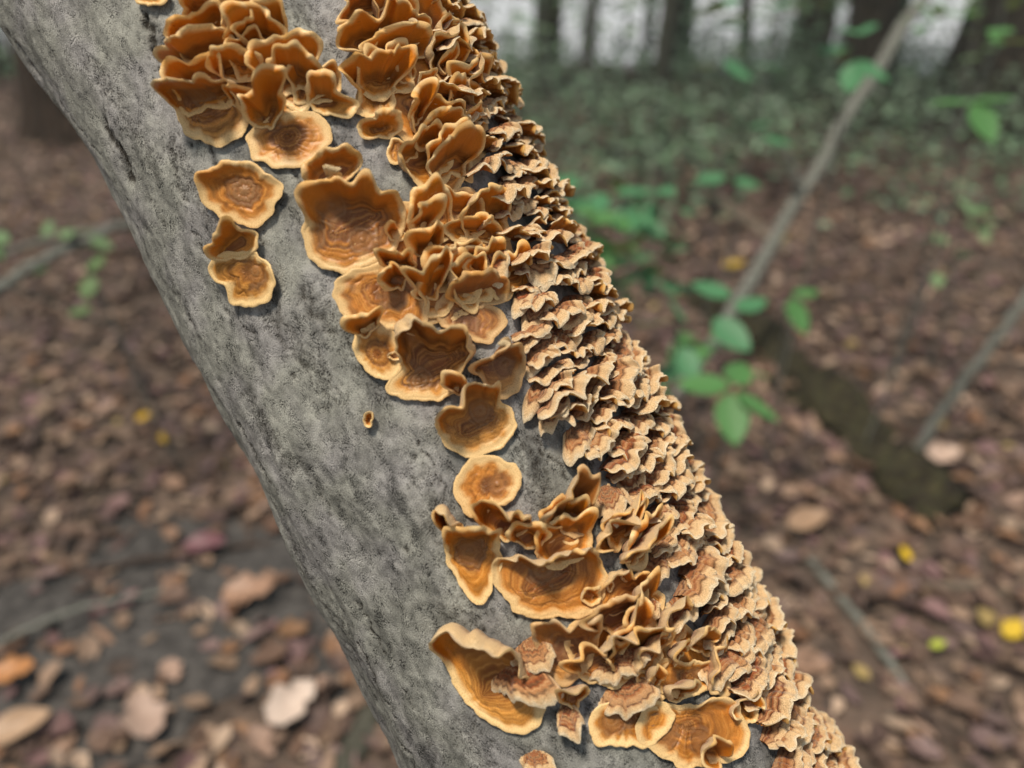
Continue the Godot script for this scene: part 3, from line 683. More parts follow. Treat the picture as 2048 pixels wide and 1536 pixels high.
func fuzz_color(v: float, m: float, th: float, sd: float, hue: float, l1: float, l2: float) -> Color:
	# v 0 at the base .. 1 at the rim, m = mm to the rim
	var w := v + 0.035 * nz.get_noise_2d(th * 2.6, sd) + 0.012 * nz.get_noise_2d(th * 11.0, sd + 3.0)
	var c := mixc(Color(0.34, 0.14, 0.055), Color(0.62, 0.30, 0.125), w * 1.4)
	var b := nz.get_noise_2d(w * 9.0, sd + 17.0)
	c = mixc(c, Color(0.37, 0.11, 0.036), b * 1.1 + hue * 0.4)
	c = mixc(c, Color(0.68, 0.40, 0.20), -b * 0.9)
	c *= 1.0 + 0.16 * nz.get_noise_2d(w * 38.0, sd + 5.0)
	c = mixc(c, Color(0.88, 0.61, 0.34), smoothstep(l1 + 0.0, l1 + 0.1, w))
	c = mixc(c, Color(0.94, 0.79, 0.56), smoothstep(0.88, 1.0, w))
	for ln in [l1, l2, l2 - 0.17]:
		if ln > 0.15:
			var on := 0.95 + 0.7 * nz.get_noise_2d(th * 1.7 + ln * 30.0, sd + 31.0)
			c = mixc(c, Color(0.045, 0.022, 0.012), clampf(on, 0.0, 0.95) * maxf(0.0, 1.0 - absf(w - ln) / 0.042))
	c.a = 1.0
	return c


func patch(d: Array, order: int) -> Node3D:
	var ang: float = d[1]
	var s0: float = d[2]
	var a0: float = d[3]
	var rad: Array = d[4].duplicate()
	var hgt: Array = d[5].duplicate()
	var sub: Array = d[6]
	var label: String = d[7]
	var big := 0.0
	var lifted := 0.0
	var rs := rad.duplicate()
	var hs := hgt.duplicate()
	for k in rad.size():
		var p_ := (k + rad.size() - 1) % rad.size()
		var n_ := (k + 1) % rad.size()
		var w := 0.28 * smoothstep(2.0, 6.0, hs[k])
		rad[k] = rs[k] * (1.0 - w) + 0.5 * w * (rs[p_] + rs[n_])
		hgt[k] = (hs[k] * 0.7 + 0.15 * (hs[p_] + hs[n_])) * (1.0 if hs[k] < 3.0 else 0.62 + 0.38 * smoothstep(-0.1, 0.6, sin(TAU * k / rad.size())))
		big = maxf(big, rad[k] + hgt[k])
		if hgt[k] > 5.0:
			rad[k] *= 1.12
			hgt[k] *= 1.1
		lifted = maxf(lifted, hgt[k])
	var ni := clampi(int(big * 2.0), 18, 46)
	var nj := clampi(int(big * 7.0), 72, 176) + 1
	var sd := s0 * 0.37 + a0 * 0.71
	var origin := on_trunk(s0, a0, 0)
	var root := base("bracket_fungus", origin)
	tag(root, label, "fungus", "small orange brackets in the gaps" if label.begins_with("small orange bracket ") else "bracket fungi on the leaning trunk")
	var pale := 0.35 if label.contains("pale") or label.contains("cream") else 0.0
	var purple := 0.8 if label.contains("purpl") else (0.25 if label.contains("brown") else 0.0)
	var brown := Color(0.26, 0.088, 0.02).lerp(Color(0.26, 0.10, 0.044), purple)
	var ochre := Color(0.62, 0.235, 0.034).lerp(Color(0.34, 0.145, 0.06), purple).lerp(Color(0.62, 0.33, 0.09), pale)
	var orange := Color(0.70, 0.225, 0.018).lerp(Color(0.40, 0.16, 0.045), purple)
	var margin := Color(0.92, 0.64, 0.30).lerp(Color(0.55, 0.33, 0.16), purple * 0.8)
	var fat: float = 0.05 if label.contains("crust") else 0.55 + 0.12 * (order % 5)
	var ps := PackedVector3Array()
	var cf := PackedColorArray()
	var cb := PackedColorArray()
	var uv := PackedVector2Array()
	ps.resize(ni * nj); cf.resize(ni * nj); cb.resize(ni * nj); uv.resize(ni * nj)
	var spine := 0.0
	if lifted > 5.0 and not label.contains("cup") and not label.contains("tongue") and not label.contains("funnel"):
		spine = 0.42 * minf(ring(rad, 0.0), ring(rad, PI))
	var nsub := sub.size() / 2
	var mean := 0.0
	for k in rad.size():
		mean += (rad[k] + 0.6 * hgt[k]) / rad.size()
	for j in nj:
		var th := TAU * (j % (nj - 1)) / (nj - 1)
		var ct := cos(th)
		var st := sin(th)
		var rho := ring(rad, th)
		var z := ring(hgt, th)
		var up := smoothstep(1.5, 5.0, z)
		var per := maxf(rho, 2.0)
		rho *= 1.0 + 0.035 * nz.get_noise_3d(ct * 1.4, st * 1.4, sd)
		rho += 0.8 * nz.get_noise_3d(ct * per / 6.5, st * per / 6.5, sd + 4.0) + 0.16 * nz.get_noise_3d(ct * per / 1.7, st * per / 1.7, sd + 9.0)
		z = maxf(0.5, z * (1.0 + up * 0.26 * nz.get_noise_3d(ct * per / 8.0, st * per / 8.0, sd + 13.0)))
		var ruf := up * nz.get_noise_3d(ct * per / 8.5, st * per / 8.5, sd + 21.0)
		var gx := rho * ct - spine * ct
		var gy := rho * st
		rho = maxf(0.4, sqrt(gx * gx + gy * gy))
		gx /= rho
		gy /= rho
		var A := deg_to_rad(lerpf(16.0, (ang * 0.75 if ang < 100.0 else ang * 0.94) * (1.0 + 0.2 * nz.get_noise_3d(ct * per / 10.0, st * per / 10.0, sd + 25.0)), smoothstep(0.8, 4.0, z)))
		var rr := z / (1.0 - cos(A))
		var xe := rr * sin(A)
		var reach := rho - up * 1.2
		var fl := maxf(reach - xe, 0.3 * reach)
		var sq := 1.0
		if xe > 0.2 and fl + xe > reach:
			sq = maxf(0.12, (reach - fl) / xe)
		var la := rr * A
		var lipl := up * (2.1 + 1.1 * nz.get_noise_3d(ct * per / 9.0, st * per / 9.0, sd + 37.0)) * minf(1.0, mean / 8.0)
		var lipb := deg_to_rad(78.0 + 60.0 * nz.get_noise_3d(ct * per / 8.0, st * per / 8.0, sd + 41.0))
		var rl := lipl / lipb
		var tot := fl + la + lipl
		for i in ni:
			var t := float(i) / (ni - 1)
			var dd := t * tot
			var x := dd
			var h := 0.0
			if dd > fl:
				var q := minf(dd - fl, la) / rr
				x = fl + sq * rr * sin(q)
				h = rr * (1.0 - cos(q))
				if dd > fl + la and rl > 0.01:
					var q2 := (dd - fl - la) / rl
					x += rl * (sin(A) - sin(A - q2))
					h += rl * (cos(A - q2) - cos(A))
			# ruffles, rolled lip, growth rings
			x += ruf * t * t * t * (1.5 + 0.14 * z)
			var lip := maxf(0.0, (t - 0.86) / 0.14)
			h += up * lip * lip * 0.7 * nz.get_noise_3d(ct * per / 4.0, st * per / 4.0, sd + 33.0)
			var lx := spine * ct + gx * x
			var ly := gy * x
			var m := tot - dd
			var wob := 0.3 * nz.get_noise_3d(lx * 0.16, ly * 0.16, sd)
			var rc := dd / tot * mean
			var rn := nz.get_noise_2d(rc * 0.30 + wob, sd + 2.0)
			var rn2 := nz.get_noise_2d(rc * 2.0 + wob * 0.7, sd + 6.0)
			h += (1.0 - up * 0.5) * (0.13 * rn) * smoothstep(0.0, 0.2, t)
			var v := dd / tot + 0.06 * nz.get_noise_3d(lx * 0.22, ly * 0.22, sd + 8.0)
			var c := mixc(brown, ochre, smoothstep(0.12, 0.62, v + 0.16 * rn))
			c = mixc(c, Color(0.66, 0.34, 0.09), clampf(rn2 * 0.5, 0.0, 0.4))
			c *= 1.0 + 0.20 * rn + 0.13 * rn2
			c = mixc(c, orange, up * smoothstep(0.35, 0.8, v))
			c = mixc(c, brown * 0.8, up * 0.6 * smoothstep(0.25, 0.45, v) * (1.0 - smoothstep(0.45, 0.75, v)))
			if nsub:
				var d1 := 1e9
				var d2 := 1e9
				for q in nsub:
					var e := Vector2(lx - sub[q * 2], ly - sub[q * 2 + 1]).length() * (1.0 + 0.2 * nz.get_noise_3d(ct * 2.0, st * 2.0, q * 7.0 + sd))
					if e < d1:
						d2 = d1; d1 = e
					elif e < d2:
						d2 = e
				var cell := d1 / (d1 + d2) if nsub > 1 else d1 / 16.0
				var inner := (0.0 if label.contains("crust") else 1.0) * (1.0 - up * smoothstep(0.4, 0.7, v)) * smoothstep(2.0, 5.5, m)
				var disc := inner * (1.0 - smoothstep(4.0, 6.5, d1 + 1.5 * rn))
				var e2 := nz.get_noise_2d(d1 * 0.5, sd + 44.0)
				c = mixc(c, mixc(Color(0.34, 0.15, 0.046), Color(0.19, 0.07, 0.02), smoothstep(1.5, 4.5, d1) + 0.5 * e2).lerp(Color(0.24, 0.115, 0.065), purple), disc * 0.8)
				c = mixc(c, Color(0.42, 0.24, 0.11), disc * clampf(e2 * 0.9, 0.0, 0.4))
				if nsub > 1:
					c = mixc(c, Color(0.5, 0.33, 0.19), inner * 0.55 * smoothstep(0.465, 0.495, cell) * smoothstep(9.0, 5.0, d1))
				h += inner * (0.42 * smoothstep(0.40, 0.5, cell) * smoothstep(10.0, 5.0, d1) - 0.25 * exp(-d1 * d1 * 0.06) + 0.16 * e2 + 0.45 * exp(-d1 * d1 * 1.4))
			# darker ring inside the pale growing edge
			var edge := lerpf(minf(4.2, 0.3 * mean + 1.0), 2.3, up) * (1.0 + 0.35 * nz.get_noise_3d(ct * 2.2, st * 2.2, sd + 50.0))
			c = mixc(c, c * 0.62, (1.0 - up) * 0.8 * exp(-pow((m - edge - 1.2) / 0.8, 2.0)) * clampf(0.5 + nz.get_noise_2d(th * 2.0, sd + 60.0) * 1.5, 0.0, 1.0))
			var me := margin if up < 0.5 else Color(0.80, 0.40, 0.08).lerp(margin, 0.8 + pale + 0.5 * nz.get_noise_3d(ct * 1.5, st * 1.5, sd + 70.0))
			c = mixc(c, me, smoothstep(edge, edge * 0.35, m) * lerpf(0.95, 0.9, up))
			c.a = 1.0
			var k := i * nj + j
			var bs := s0 + ly
			var ba := a0 + lx
			ps[k] = tp(bs, ba, bump_of(bs, ba) + fat + h + 0.25) - origin
			cf[k] = c
			cb[k] = fuzz_color(dd / tot, m, th * per / 6.0, sd, 0.1, 0.7, 0.45).lerp(Color(0.84, 0.60, 0.31), 0.6 * smoothstep(0.5, 0.8, dd / tot))
			uv[k] = Vector2(lx + z * ct, ly + h)
	two_sided(root, ps, ni, nj, 0.0009, cf, cb, uv, false)
	return root


func shelf(root: Node3D, rad: Array, sd: float, ni: int, nj: int, slope: float, wave: float) -> void:
	# a cap in its own axes: x along the bark, y up the trunk, z off the bark; its base at the origin
	var el := deg_to_rad(slope)
	var hd := Vector3(0, -cos(el), sin(el))
	var np := Vector3(0, sin(el), cos(el))
	var big := 0.0
	for r in rad:
		big = maxf(big, r)
	var ps := PackedVector3Array()
	var cf := PackedColorArray()
	var cb := PackedColorArray()
	var uv := PackedVector2Array()
	ps.resize(ni * nj); cf.resize(ni * nj); cb.resize(ni * nj); uv.resize(ni * nj)
	var l1 := 0.74 + 0.08 * nz.get_noise_2d(sd, 1.0)
	var l2 := 0.5 + 0.14 * nz.get_noise_2d(sd, 2.0)
	var hue := nz.get_noise_2d(sd * 1.7, 8.0)
	var lobes := 5.0 + floorf(3.9 * fposmod(sd * 0.37, 1.0))
	for j in nj:
		var th := TAU * (j % (nj - 1)) / (nj - 1)
		var ct := cos(th)
		var st := sin(th)
		var rho := ring(rad, th)
		var down := smoothstep(0.35, -0.35, st)
		rho *= 1.0 + 0.05 * nz.get_noise_3d(ct * 2.0, st * 2.0, sd)
		rho += down * (0.9 * nz.get_noise_3d(ct * rho / 4.5, st * rho / 4.5, sd + 2.0) + 0.22 * nz.get_noise_3d(ct * rho / 1.8, st * rho / 1.8, sd + 5.0))
		var wv := nz.get_noise_3d(ct * big / 3.6, st * big / 3.6, sd + 11.0)
		var wv2 := nz.get_noise_3d(ct * big / 2.3, st * big / 2.3, sd + 14.0)
		for i in ni:
			var t := float(i) / (ni - 1)
			var d := rho * t
			var x := ct * d
			var y := st * d
			var lift := down * (wave * (1.5 * sin(th * lobes + sd) * t * t + 1.3 * wv * t * t + 0.35 * wv2 * t * t * t) - down * 0.11 * big * pow(maxf(0.0, t - 0.72) / 0.28, 2.0))
			lift -= 0.028 * d * d * (0.5 + 0.5 * down) * (0.55 + 0.5 * nz.get_noise_2d(sd, 33.0))
			lift -= 0.010 * x * x
			lift += 0.22 * nz.get_noise_2d(d * 0.9, sd + 4.0) * t + 0.08 * nz.get_noise_2d(x * 1.3, y * 1.3 + sd)
			lift -= down * 0.22 * exp(-pow((t - l1) / 0.035, 2.0))
			var k := i * nj + j
			ps[k] = (Vector3(1, 0, 0) * x - hd * y + np * lift) * 0.001
			var m := rho - d
			cf[k] = fuzz_color(t, m, th * big / 5.0, sd, hue, l1, l2)
			var o := mixc(Color(0.24, 0.10, 0.04), Color(0.53, 0.235, 0.05), t * 1.1)
			o *= 1.0 + 0.2 * nz.get_noise_2d(d * 0.8, sd + 60.0)
			o = mixc(o, Color(0.76, 0.47, 0.17), smoothstep(1.6, 0.4, m) * down)
			o.a = 1.0
			cb[k] = o
			uv[k] = Vector2(th * big * 0.6, d)
	two_sided(root, ps, ni, nj, 0.0008, cf, cb, uv, true)


func curled(root: Node3D, length: float, half: float, sd: float, ni: int, nj: int, e0: float, curl: float, foot: float, lobes: float) -> void:
	# a small cap in its own axes that stands out from a short foot line and rolls over towards its rim
	var ps := PackedVector3Array()
	var cf := PackedColorArray()
	var cb := PackedColorArray()
	var uv := PackedVector2Array()
	ps.resize(ni * nj); cf.resize(ni * nj); cb.resize(ni * nj); uv.resize(ni * nj)
	var l1 := 0.68 + 0.07 * nz.get_noise_2d(sd, 1.0)
	var l2 := 0.45 + 0.1 * nz.get_noise_2d(sd, 2.0)
	var hue := nz.get_noise_2d(sd * 1.7, 8.0)
	for j in nj:
		var q := float(j) / (nj - 1) * 2.0 - 1.0
		var psi := q * half
		var wv := sin(lobes * q + sd + 1.2 * nz.get_noise_2d(q * 1.5, sd))
		var wn := nz.get_noise_2d(q * 2.3, sd + 3.0)
		var wf := nz.get_noise_2d(q * 4.2, sd + 7.0)
		var r := length * (1.0 - 0.2 * q * q - 0.32 * pow(q, 6.0)) * (1.0 + 0.10 * wn + 0.035 * wf + 0.06 * wv)
		var c := curl * (1.0 + 0.36 * wv + 0.32 * wn)
		var e1 := e0 + 0.22 * wn
		var x := 0.0
		var z := 0.0
		var ds := r / (ni - 1)
		for i in ni:
			var t := float(i) / (ni - 1)
			var el := e1 - c * pow(t, 1.5)
			if i:
				x += cos(el) * ds
				z += sin(el) * ds
			var step := 0.16 * nz.get_noise_2d(t * length * 0.9, sd + 4.0) - 0.2 * exp(-pow((t - l1) / 0.03, 2.0))
			var out := Vector3(sin(psi), -cos(psi), 0)
			var nr := out * -sin(el) + Vector3(0, 0, cos(el))
			var k := i * nj + j
			ps[k] = (Vector3(foot * q, 0, 0) + out * x + Vector3(0, 0, z - 1.0) + nr * step + Vector3(0.2, 0, 0) * wf * t * t) * 0.001
			cf[k] = fuzz_color(t, r - t * r, psi * 1.6, sd, hue, l1, l2)
			var o := mixc(Color(0.22, 0.08, 0.025), Color(0.53, 0.2, 0.03), t * 1.1)
			o = mixc(o, Color(0.78, 0.47, 0.16), smoothstep(0.84, 0.97, t))
			o.a = 1.0
			cb[k] = o
			uv[k] = Vector2(psi * length * 0.6, t * r)
	two_sided(root, ps, ni, nj, 0.001, cf, cb, uv, true, false)


func seat(s: float, a: float, z: float, turn: float, size := 1.0, tip := 0.0) -> Transform3D:
	var f := a / 80.0
	var n := N0 * cos(f) + W0 * sin(f)
	var w := W0 * cos(f) - N0 * sin(f)
	var b := Basis(w, U, n) * Basis(Vector3(0, 0, 1), turn) * Basis(Vector3(1, 0, 0), tip)
	return Transform3D(b.scaled_local(Vector3.ONE * size), on_trunk(s, a, z))


func fungi() -> void:
	var order := 0
	for d in PATCHES:
		if d[0] == "P":
			patch_mm(d, order)
		else:
			var root := base("bracket_fungus", Vector3.ZERO)
			tag(root, d[7], "fungus", "bracket fungi on the leaning trunk")
			shelf(root, d[4], d[2] * 0.31 + d[3], 42, 97, d[1], 1.0)
			root.transform = seat(d[2], d[3], 0.6, 0.0)
		order += 1
	infill()
	small_shelves()


func infill() -> void:
	var r := RandomNumberGenerator.new()
	r.seed = 4242
	for zone in INFILL:
		var poly := PackedVector2Array()
		for i in range(2, zone.size(), 2):
			poly.append(Vector2(zone[i], zone[i + 1]))
		var lo := poly[0]
		var hi := poly[0]
		for p in poly:
			lo = lo.min(p)
			hi = hi.max(p)
		var put := []
		var tries := 0
		while put.size() < zone[1] and tries < 900:
			tries += 1
			var p := Vector2(r.randf_range(lo.x, hi.x), r.randf_range(lo.y, hi.y))
			if not Geometry2D.is_point_in_polygon(p, poly):
				continue
			var near := false
			for q in put:
				near = near or p.distance_to(q) < 7.0 - tries * 0.005
			if near:
				continue
			put.append(p)
			var w := r.randf_range(6.0, 10.5)
			var h := r.randf_range(4.5, 7.0)
			var zt := r.randf_range(5.5, 9.5)
			var turn := r.randfn(0.0, 0.35)
			var rad := []
			var hgt := []
			for k in 14:
				var th := TAU * k / 14.0 - turn
				var up := smoothstep(-0.15, 0.55, sin(th))
				rad.append((w * absf(cos(th)) + (h if sin(th) > 0.0 else h * 0.75) * absf(sin(th))) * r.randf_range(0.85, 1.15))
				hgt.append(lerpf(0.9, zt * r.randf_range(0.8, 1.15), up))
			patch(["P", r.randf_range(72, 118), p.x, p.y, rad, hgt, [], zone[0]], r.randi() % 5)


func patch_mm(d: Array, order: int) -> void:
	patch(d, order)


func small_shelves() -> void:
	# the crowded rows along the outer side: 24 different caps, then copies of them
	var r := RandomNumberGenerator.new()
	r.seed = 909
	var protos := []
	for k in 24:
		var o := Node3D.new()
		o.name = "bracket_fungus"
		var size := r.randf_range(10.0, 15.5)
		curled(o, size, r.randf_range(0.75, 1.25), 100.0 + k * 13.7, 34, 97, r.randf_range(1.25, 1.8), r.randf_range(0.75, 1.35), r.randf_range(5.0, 11.0), r.randf_range(4.0, 7.5))
		protos.append(o)
	# left limit of the rows, (s, a) from top to bottom
	var lim := [Vector2(205, 78), Vector2(152, 80), Vector2(129, 70), Vector2(105, 60), Vector2(88, 58), Vector2(71, 56), Vector2(55, 56), Vector2(36, 52), Vector2(23, 45), Vector2(9, 38), Vector2(-7, 36), Vector2(-23, 38), Vector2(-43, 46), Vector2(-62, 55), Vector2(-77, 50), Vector2(-98, 60), Vector2(-119, 60), Vector2(-129, 56), Vector2(-147, 60), Vector2(-190, 50)]
	var names := ["beside the upper middle column", "level with the large confluent patch", "level with the S-rimmed brown bracket", "beside the bare patch of bark", "level with the big bowl-shaped bracket", "at the foot, beside the lowest patches"]
	var spots := []
	var s := 200.0
	while s > -200.0:
		var l := 97.0
		for i in lim.size() - 1:
			if s <= lim[i].x and s >= lim[i + 1].x:
				l = lerpf(lim[i].y, lim[i + 1].y, (lim[i].x - s) / (lim[i].x - lim[i + 1].x))
		if s < -190:
			l = 50.0
		var a := l + r.randf_range(0, 6)
		while a < 134.0:
			var xf := seat(s - 0.12 * (a - 70.0) + r.randf_range(-2.2, 2.2), a, 0.2 + r.randf() * 0.9, r.randfn(0.12, 0.2), r.randf_range(0.7, 1.2), r.randfn(0.0, 0.22))
			spots.append([a, s, xf, r.randi() % protos.size()])
			a += r.randf_range(10.5, 16.0)
		s -= 6.0
	# those that show largest one by one, the rest (round the back) as one crust
	spots.sort_custom(func(p, q): return p[0] < q[0])
	var crust := [SurfaceTool.new(), SurfaceTool.new()]
	for n in spots.size():
		var p: Array = spots[n]
		if n < 155:
			var o: Node3D = protos[p[3]].duplicate()
			o.name = numbered("bracket_fungus")
			add_child(o)
			o.transform = p[2]
			var b := clampi(int((150.0 - p[1]) / 55.0), 0, 5)
			tag(o, "small tan cream-edged bracket %s, %s" % ["near the outer silhouette" if p[0] > 84.0 else "inside the crowded rows", names[b]], "fungus", "crowded rows of small tan brackets")
		else:
			for q in 2:
				crust[q].append_from(protos[p[3]].get_child(q).mesh, 0, p[2])
	var cr := base("bracket_fungus_crust", Vector3.ZERO)
	tag(cr, "mass of small tan brackets crowding round the far side of the trunk", "fungus", "", "stuff")
	part("fuzzy_top", crust[0].commit(), m_fuzz, cr)
	part("smooth_underside", crust[1].commit(), m_smooth, cr)
	for o in protos:
		o.free()


# ---------- the wood around
func ground_y(x: float, z: float) -> float:
	var y := 0.025 * nf.get_noise_2d(x * 0.8, z * 0.8) + 0.05 * nz.get_noise_2d(x * 0.22, z * 0.22)
	y -= 0.5 * smoothstep(-8.2, -9.6, z)
	y += 2.0 * smoothstep(-26.0, -34.0, z)
	return y


func setting() -> void:
	# ground: one sheet, closer spaced near the tree
	var xs := PackedFloat32Array()
	for i in 141:
		var t := (i - 70) / 70.0
		xs.append(7.0 * t + 300.0 * pow(absf(t), 5.0) * signf(t))
	var ps := PackedVector3Array()
	var uvs := PackedVector2Array()
	for z in xs:
		for x in xs:
			ps.append(Vector3(x, ground_y(x, z - 2.0), z - 2.0))
			uvs.append(Vector2(x, z))
	var n := xs.size()
	var gm := mat(Color.WHITE, 0.95, noise_tex(0.012, [lin(0.045, 0.034, 0.027), lin(0.085, 0.062, 0.048), lin(0.15, 0.105, 0.08), lin(0.2, 0.14, 0.1)], 41, 1024), noise_tex(0.03, [], 42, 512, true, 10.0), Vector3(0.7, 0.7, 0.7), true)
	tag(part("ground", grid_mesh(ps, grid_normals(ps, n, n, false), PackedColorArray(), uvs, n, n), gm, self), "", "", "", "structure")
	# damp bare soil, lower left
	var sp := PackedVector3Array()
	var suv := PackedVector2Array()
	for i in 12:
		for j in 41:
			var th := TAU * (j % 40) / 40.0
			var rr := i / 11.0 * (1.0 + 0.35 * nz.get_noise_2d(cos(th) * 1.7, sin(th) * 1.7))
			var x := -0.62 + 0.42 * rr * cos(th)
			var z := -1.1 - 0.30 * rr * sin(th)
			sp.append(Vector3(x, ground_y(x, z) + 0.004 + 0.004 * (1.0 - rr), z))
			suv.append(Vector2(x, z))
	var soil := mat(Color.WHITE, 0.8, noise_tex(0.02, [lin(0.03, 0.027, 0.025), lin(0.075, 0.068, 0.063), lin(0.13, 0.118, 0.108)], 43, 512), noise_tex(0.05, [], 44, 512, true, 9.0), Vector3(2, 2, 2), true)
	tag(part("bare_soil", grid_mesh(sp, grid_normals(sp, 12, 41, true), PackedColorArray(), suv, 12, 41), soil, self), "", "", "", "structure")
	# the pale road beyond the trees
	var rp := PackedVector3Array()
	var ruv := PackedVector2Array()
	for i in 13:
		for j in 61:
			var x := -60.0 + j * 2.0
			var z := -9.7 - i * 1.3 + 0.25 * sin(x * 0.4)
			rp.append(Vector3(x, ground_y(x, z) + 0.03, z))
			ruv.append(Vector2(x, z))
	var rm := mat(Color.WHITE, 0.9, noise_tex(0.02, [lin(0.44, 0.46, 0.5), lin(0.55, 0.57, 0.61), lin(0.62, 0.64, 0.68)], 45, 512), null, Vector3(0.5, 0.5, 0.5), true)
	tag(part("road", grid_mesh(rp, turned(grid_normals(rp, 13, 61, false)), PackedColorArray(), ruv, 13, 61, true), rm, self), "", "", "", "structure")


func leaf_cloud(called: String, parent: Node, count: int, size: float, where: Callable, cols: Array, seed_: int) -> MeshInstance3D:
	var r := RandomNumberGenerator.new()
	r.seed = seed_
	var xfs := []
	var cs := PackedColorArray()
	for i in count:
		var b := Basis.from_euler(Vector3(r.randf_range(-0.9, 0.9), r.randf() * TAU, r.randf_range(-0.7, 0.7)))
		xfs.append(Transform3D(b.scaled_local(Vector3.ONE * size * r.randf_range(0.6, 1.3)), where.call(r)))
		var c: Color = cols[r.randi() % cols.size()]
		cs.append(c * r.randf_range(0.7, 1.35))
	return part(called, leaf_soup(xfs, cs, 0, 2, 3), M.foliage, parent)


func leaf_soup(xfs: Array, cols: PackedColorArray, shape: int, rows: int, across: int) -> ArrayMesh:
	# many leaves joined into one mesh
	var one := leaf_mesh(shape, rows, across).surface_get_arrays(0)
	var v: PackedVector3Array = one[Mesh.ARRAY_VERTEX]
	var nn: PackedVector3Array = one[Mesh.ARRAY_NORMAL]
	var ix: PackedInt32Array = one[Mesh.ARRAY_INDEX]
	var nv := v.size()
	var ps := PackedVector3Array()
	var ns := PackedVector3Array()
	var cs := PackedColorArray()
	var idx := PackedInt32Array()
	ps.resize(nv * xfs.size()); ns.resize(nv * xfs.size()); cs.resize(nv * xfs.size()); idx.resize(ix.size() * xfs.size())
	var k := 0
	var q := 0
	for i in xfs.size():
		var x: Transform3D = xfs[i]
		var c := cols[i]
		c.a = 1.0
		for e in ix:
			idx[q] = k + e
			q += 1
		var xb := x.basis.orthonormalized()
		for j in nv:
			ps[k] = x * v[j]
			ns[k] = xb * nn[j]
			cs[k] = c
			k += 1
	var arr := []
	arr.resize(Mesh.ARRAY_MAX)
	arr[Mesh.ARRAY_VERTEX] = ps
	arr[Mesh.ARRAY_NORMAL] = ns
	arr[Mesh.ARRAY_COLOR] = cs
	arr[Mesh.ARRAY_INDEX] = idx
	var me := ArrayMesh.new()
	me.add_surface_from_arrays(Mesh.PRIMITIVE_TRIANGLES, arr)
	return me


func leaf_mesh(shape: int, rows := 8, across := 5) -> ArrayMesh:
	# a unit-long leaf along +x lying in xz: 0 flat oval, 1-2 curled oval, 3-4 lobed, 5 narrow
	var ps := PackedVector3Array()
	var uvs := PackedVector2Array()
	var curl: float = [0.1, 0.55, -0.45, 0.4, 0.8, 0.5][shape]
	var wide: float = [0.26, 0.27, 0.23, 0.34, 0.36, 0.13][shape]
	for i in rows + 1:
		var t := float(i) / rows
		var w := wide * pow(sin(PI * pow(t, 0.8)), 0.75)
		if shape == 3 or shape == 4:
			w *= 0.62 + 0.48 * absf(sin(t * PI * 3.0 + 0.4))
		if i == 0 or i == rows:
			w = 0.008
		for j in across:
			var q := float(j) / (across - 1) * 2.0 - 1.0
			var y := curl * (0.5 * (t - 0.5) * (t - 0.5) + 0.35 * q * q * w * 2.0) + 0.05 * curl * sin(t * 9.0 + q * 3.0)
			y -= 0.03 * (1.0 - absf(q))
			ps.append(Vector3(t - 0.5, y, q * w))
			uvs.append(Vector2(t, q))
	return grid_mesh(ps, turned(grid_normals(ps, rows + 1, across, false)), PackedColorArray(), uvs, rows + 1, across, true)


func litter_color(r: RandomNumberGenerator) -> Color:
	var q := r.randf()
	var c := Color(0.115, 0.066, 0.047)
	if q < 0.20:
		c = Color(0.13, 0.078, 0.07)
	elif q < 0.36:
		c = Color(0.075, 0.045, 0.036)
	elif q < 0.52:
		c = Color(0.22, 0.135, 0.092)
	elif q < 0.60:
		c = Color(0.32, 0.21, 0.15)
	elif q < 0.63:
		c = Color(0.2, 0.10, 0.055)
	elif q < 0.637:
		c = Color(0.27, 0.18, 0.07)
	elif q < 0.72:
		c = Color(0.17, 0.09, 0.085)
	return Color(c.r * 1.2, c.g * 1.32, c.b * 1.34) * r.randf_range(0.7, 1.3)


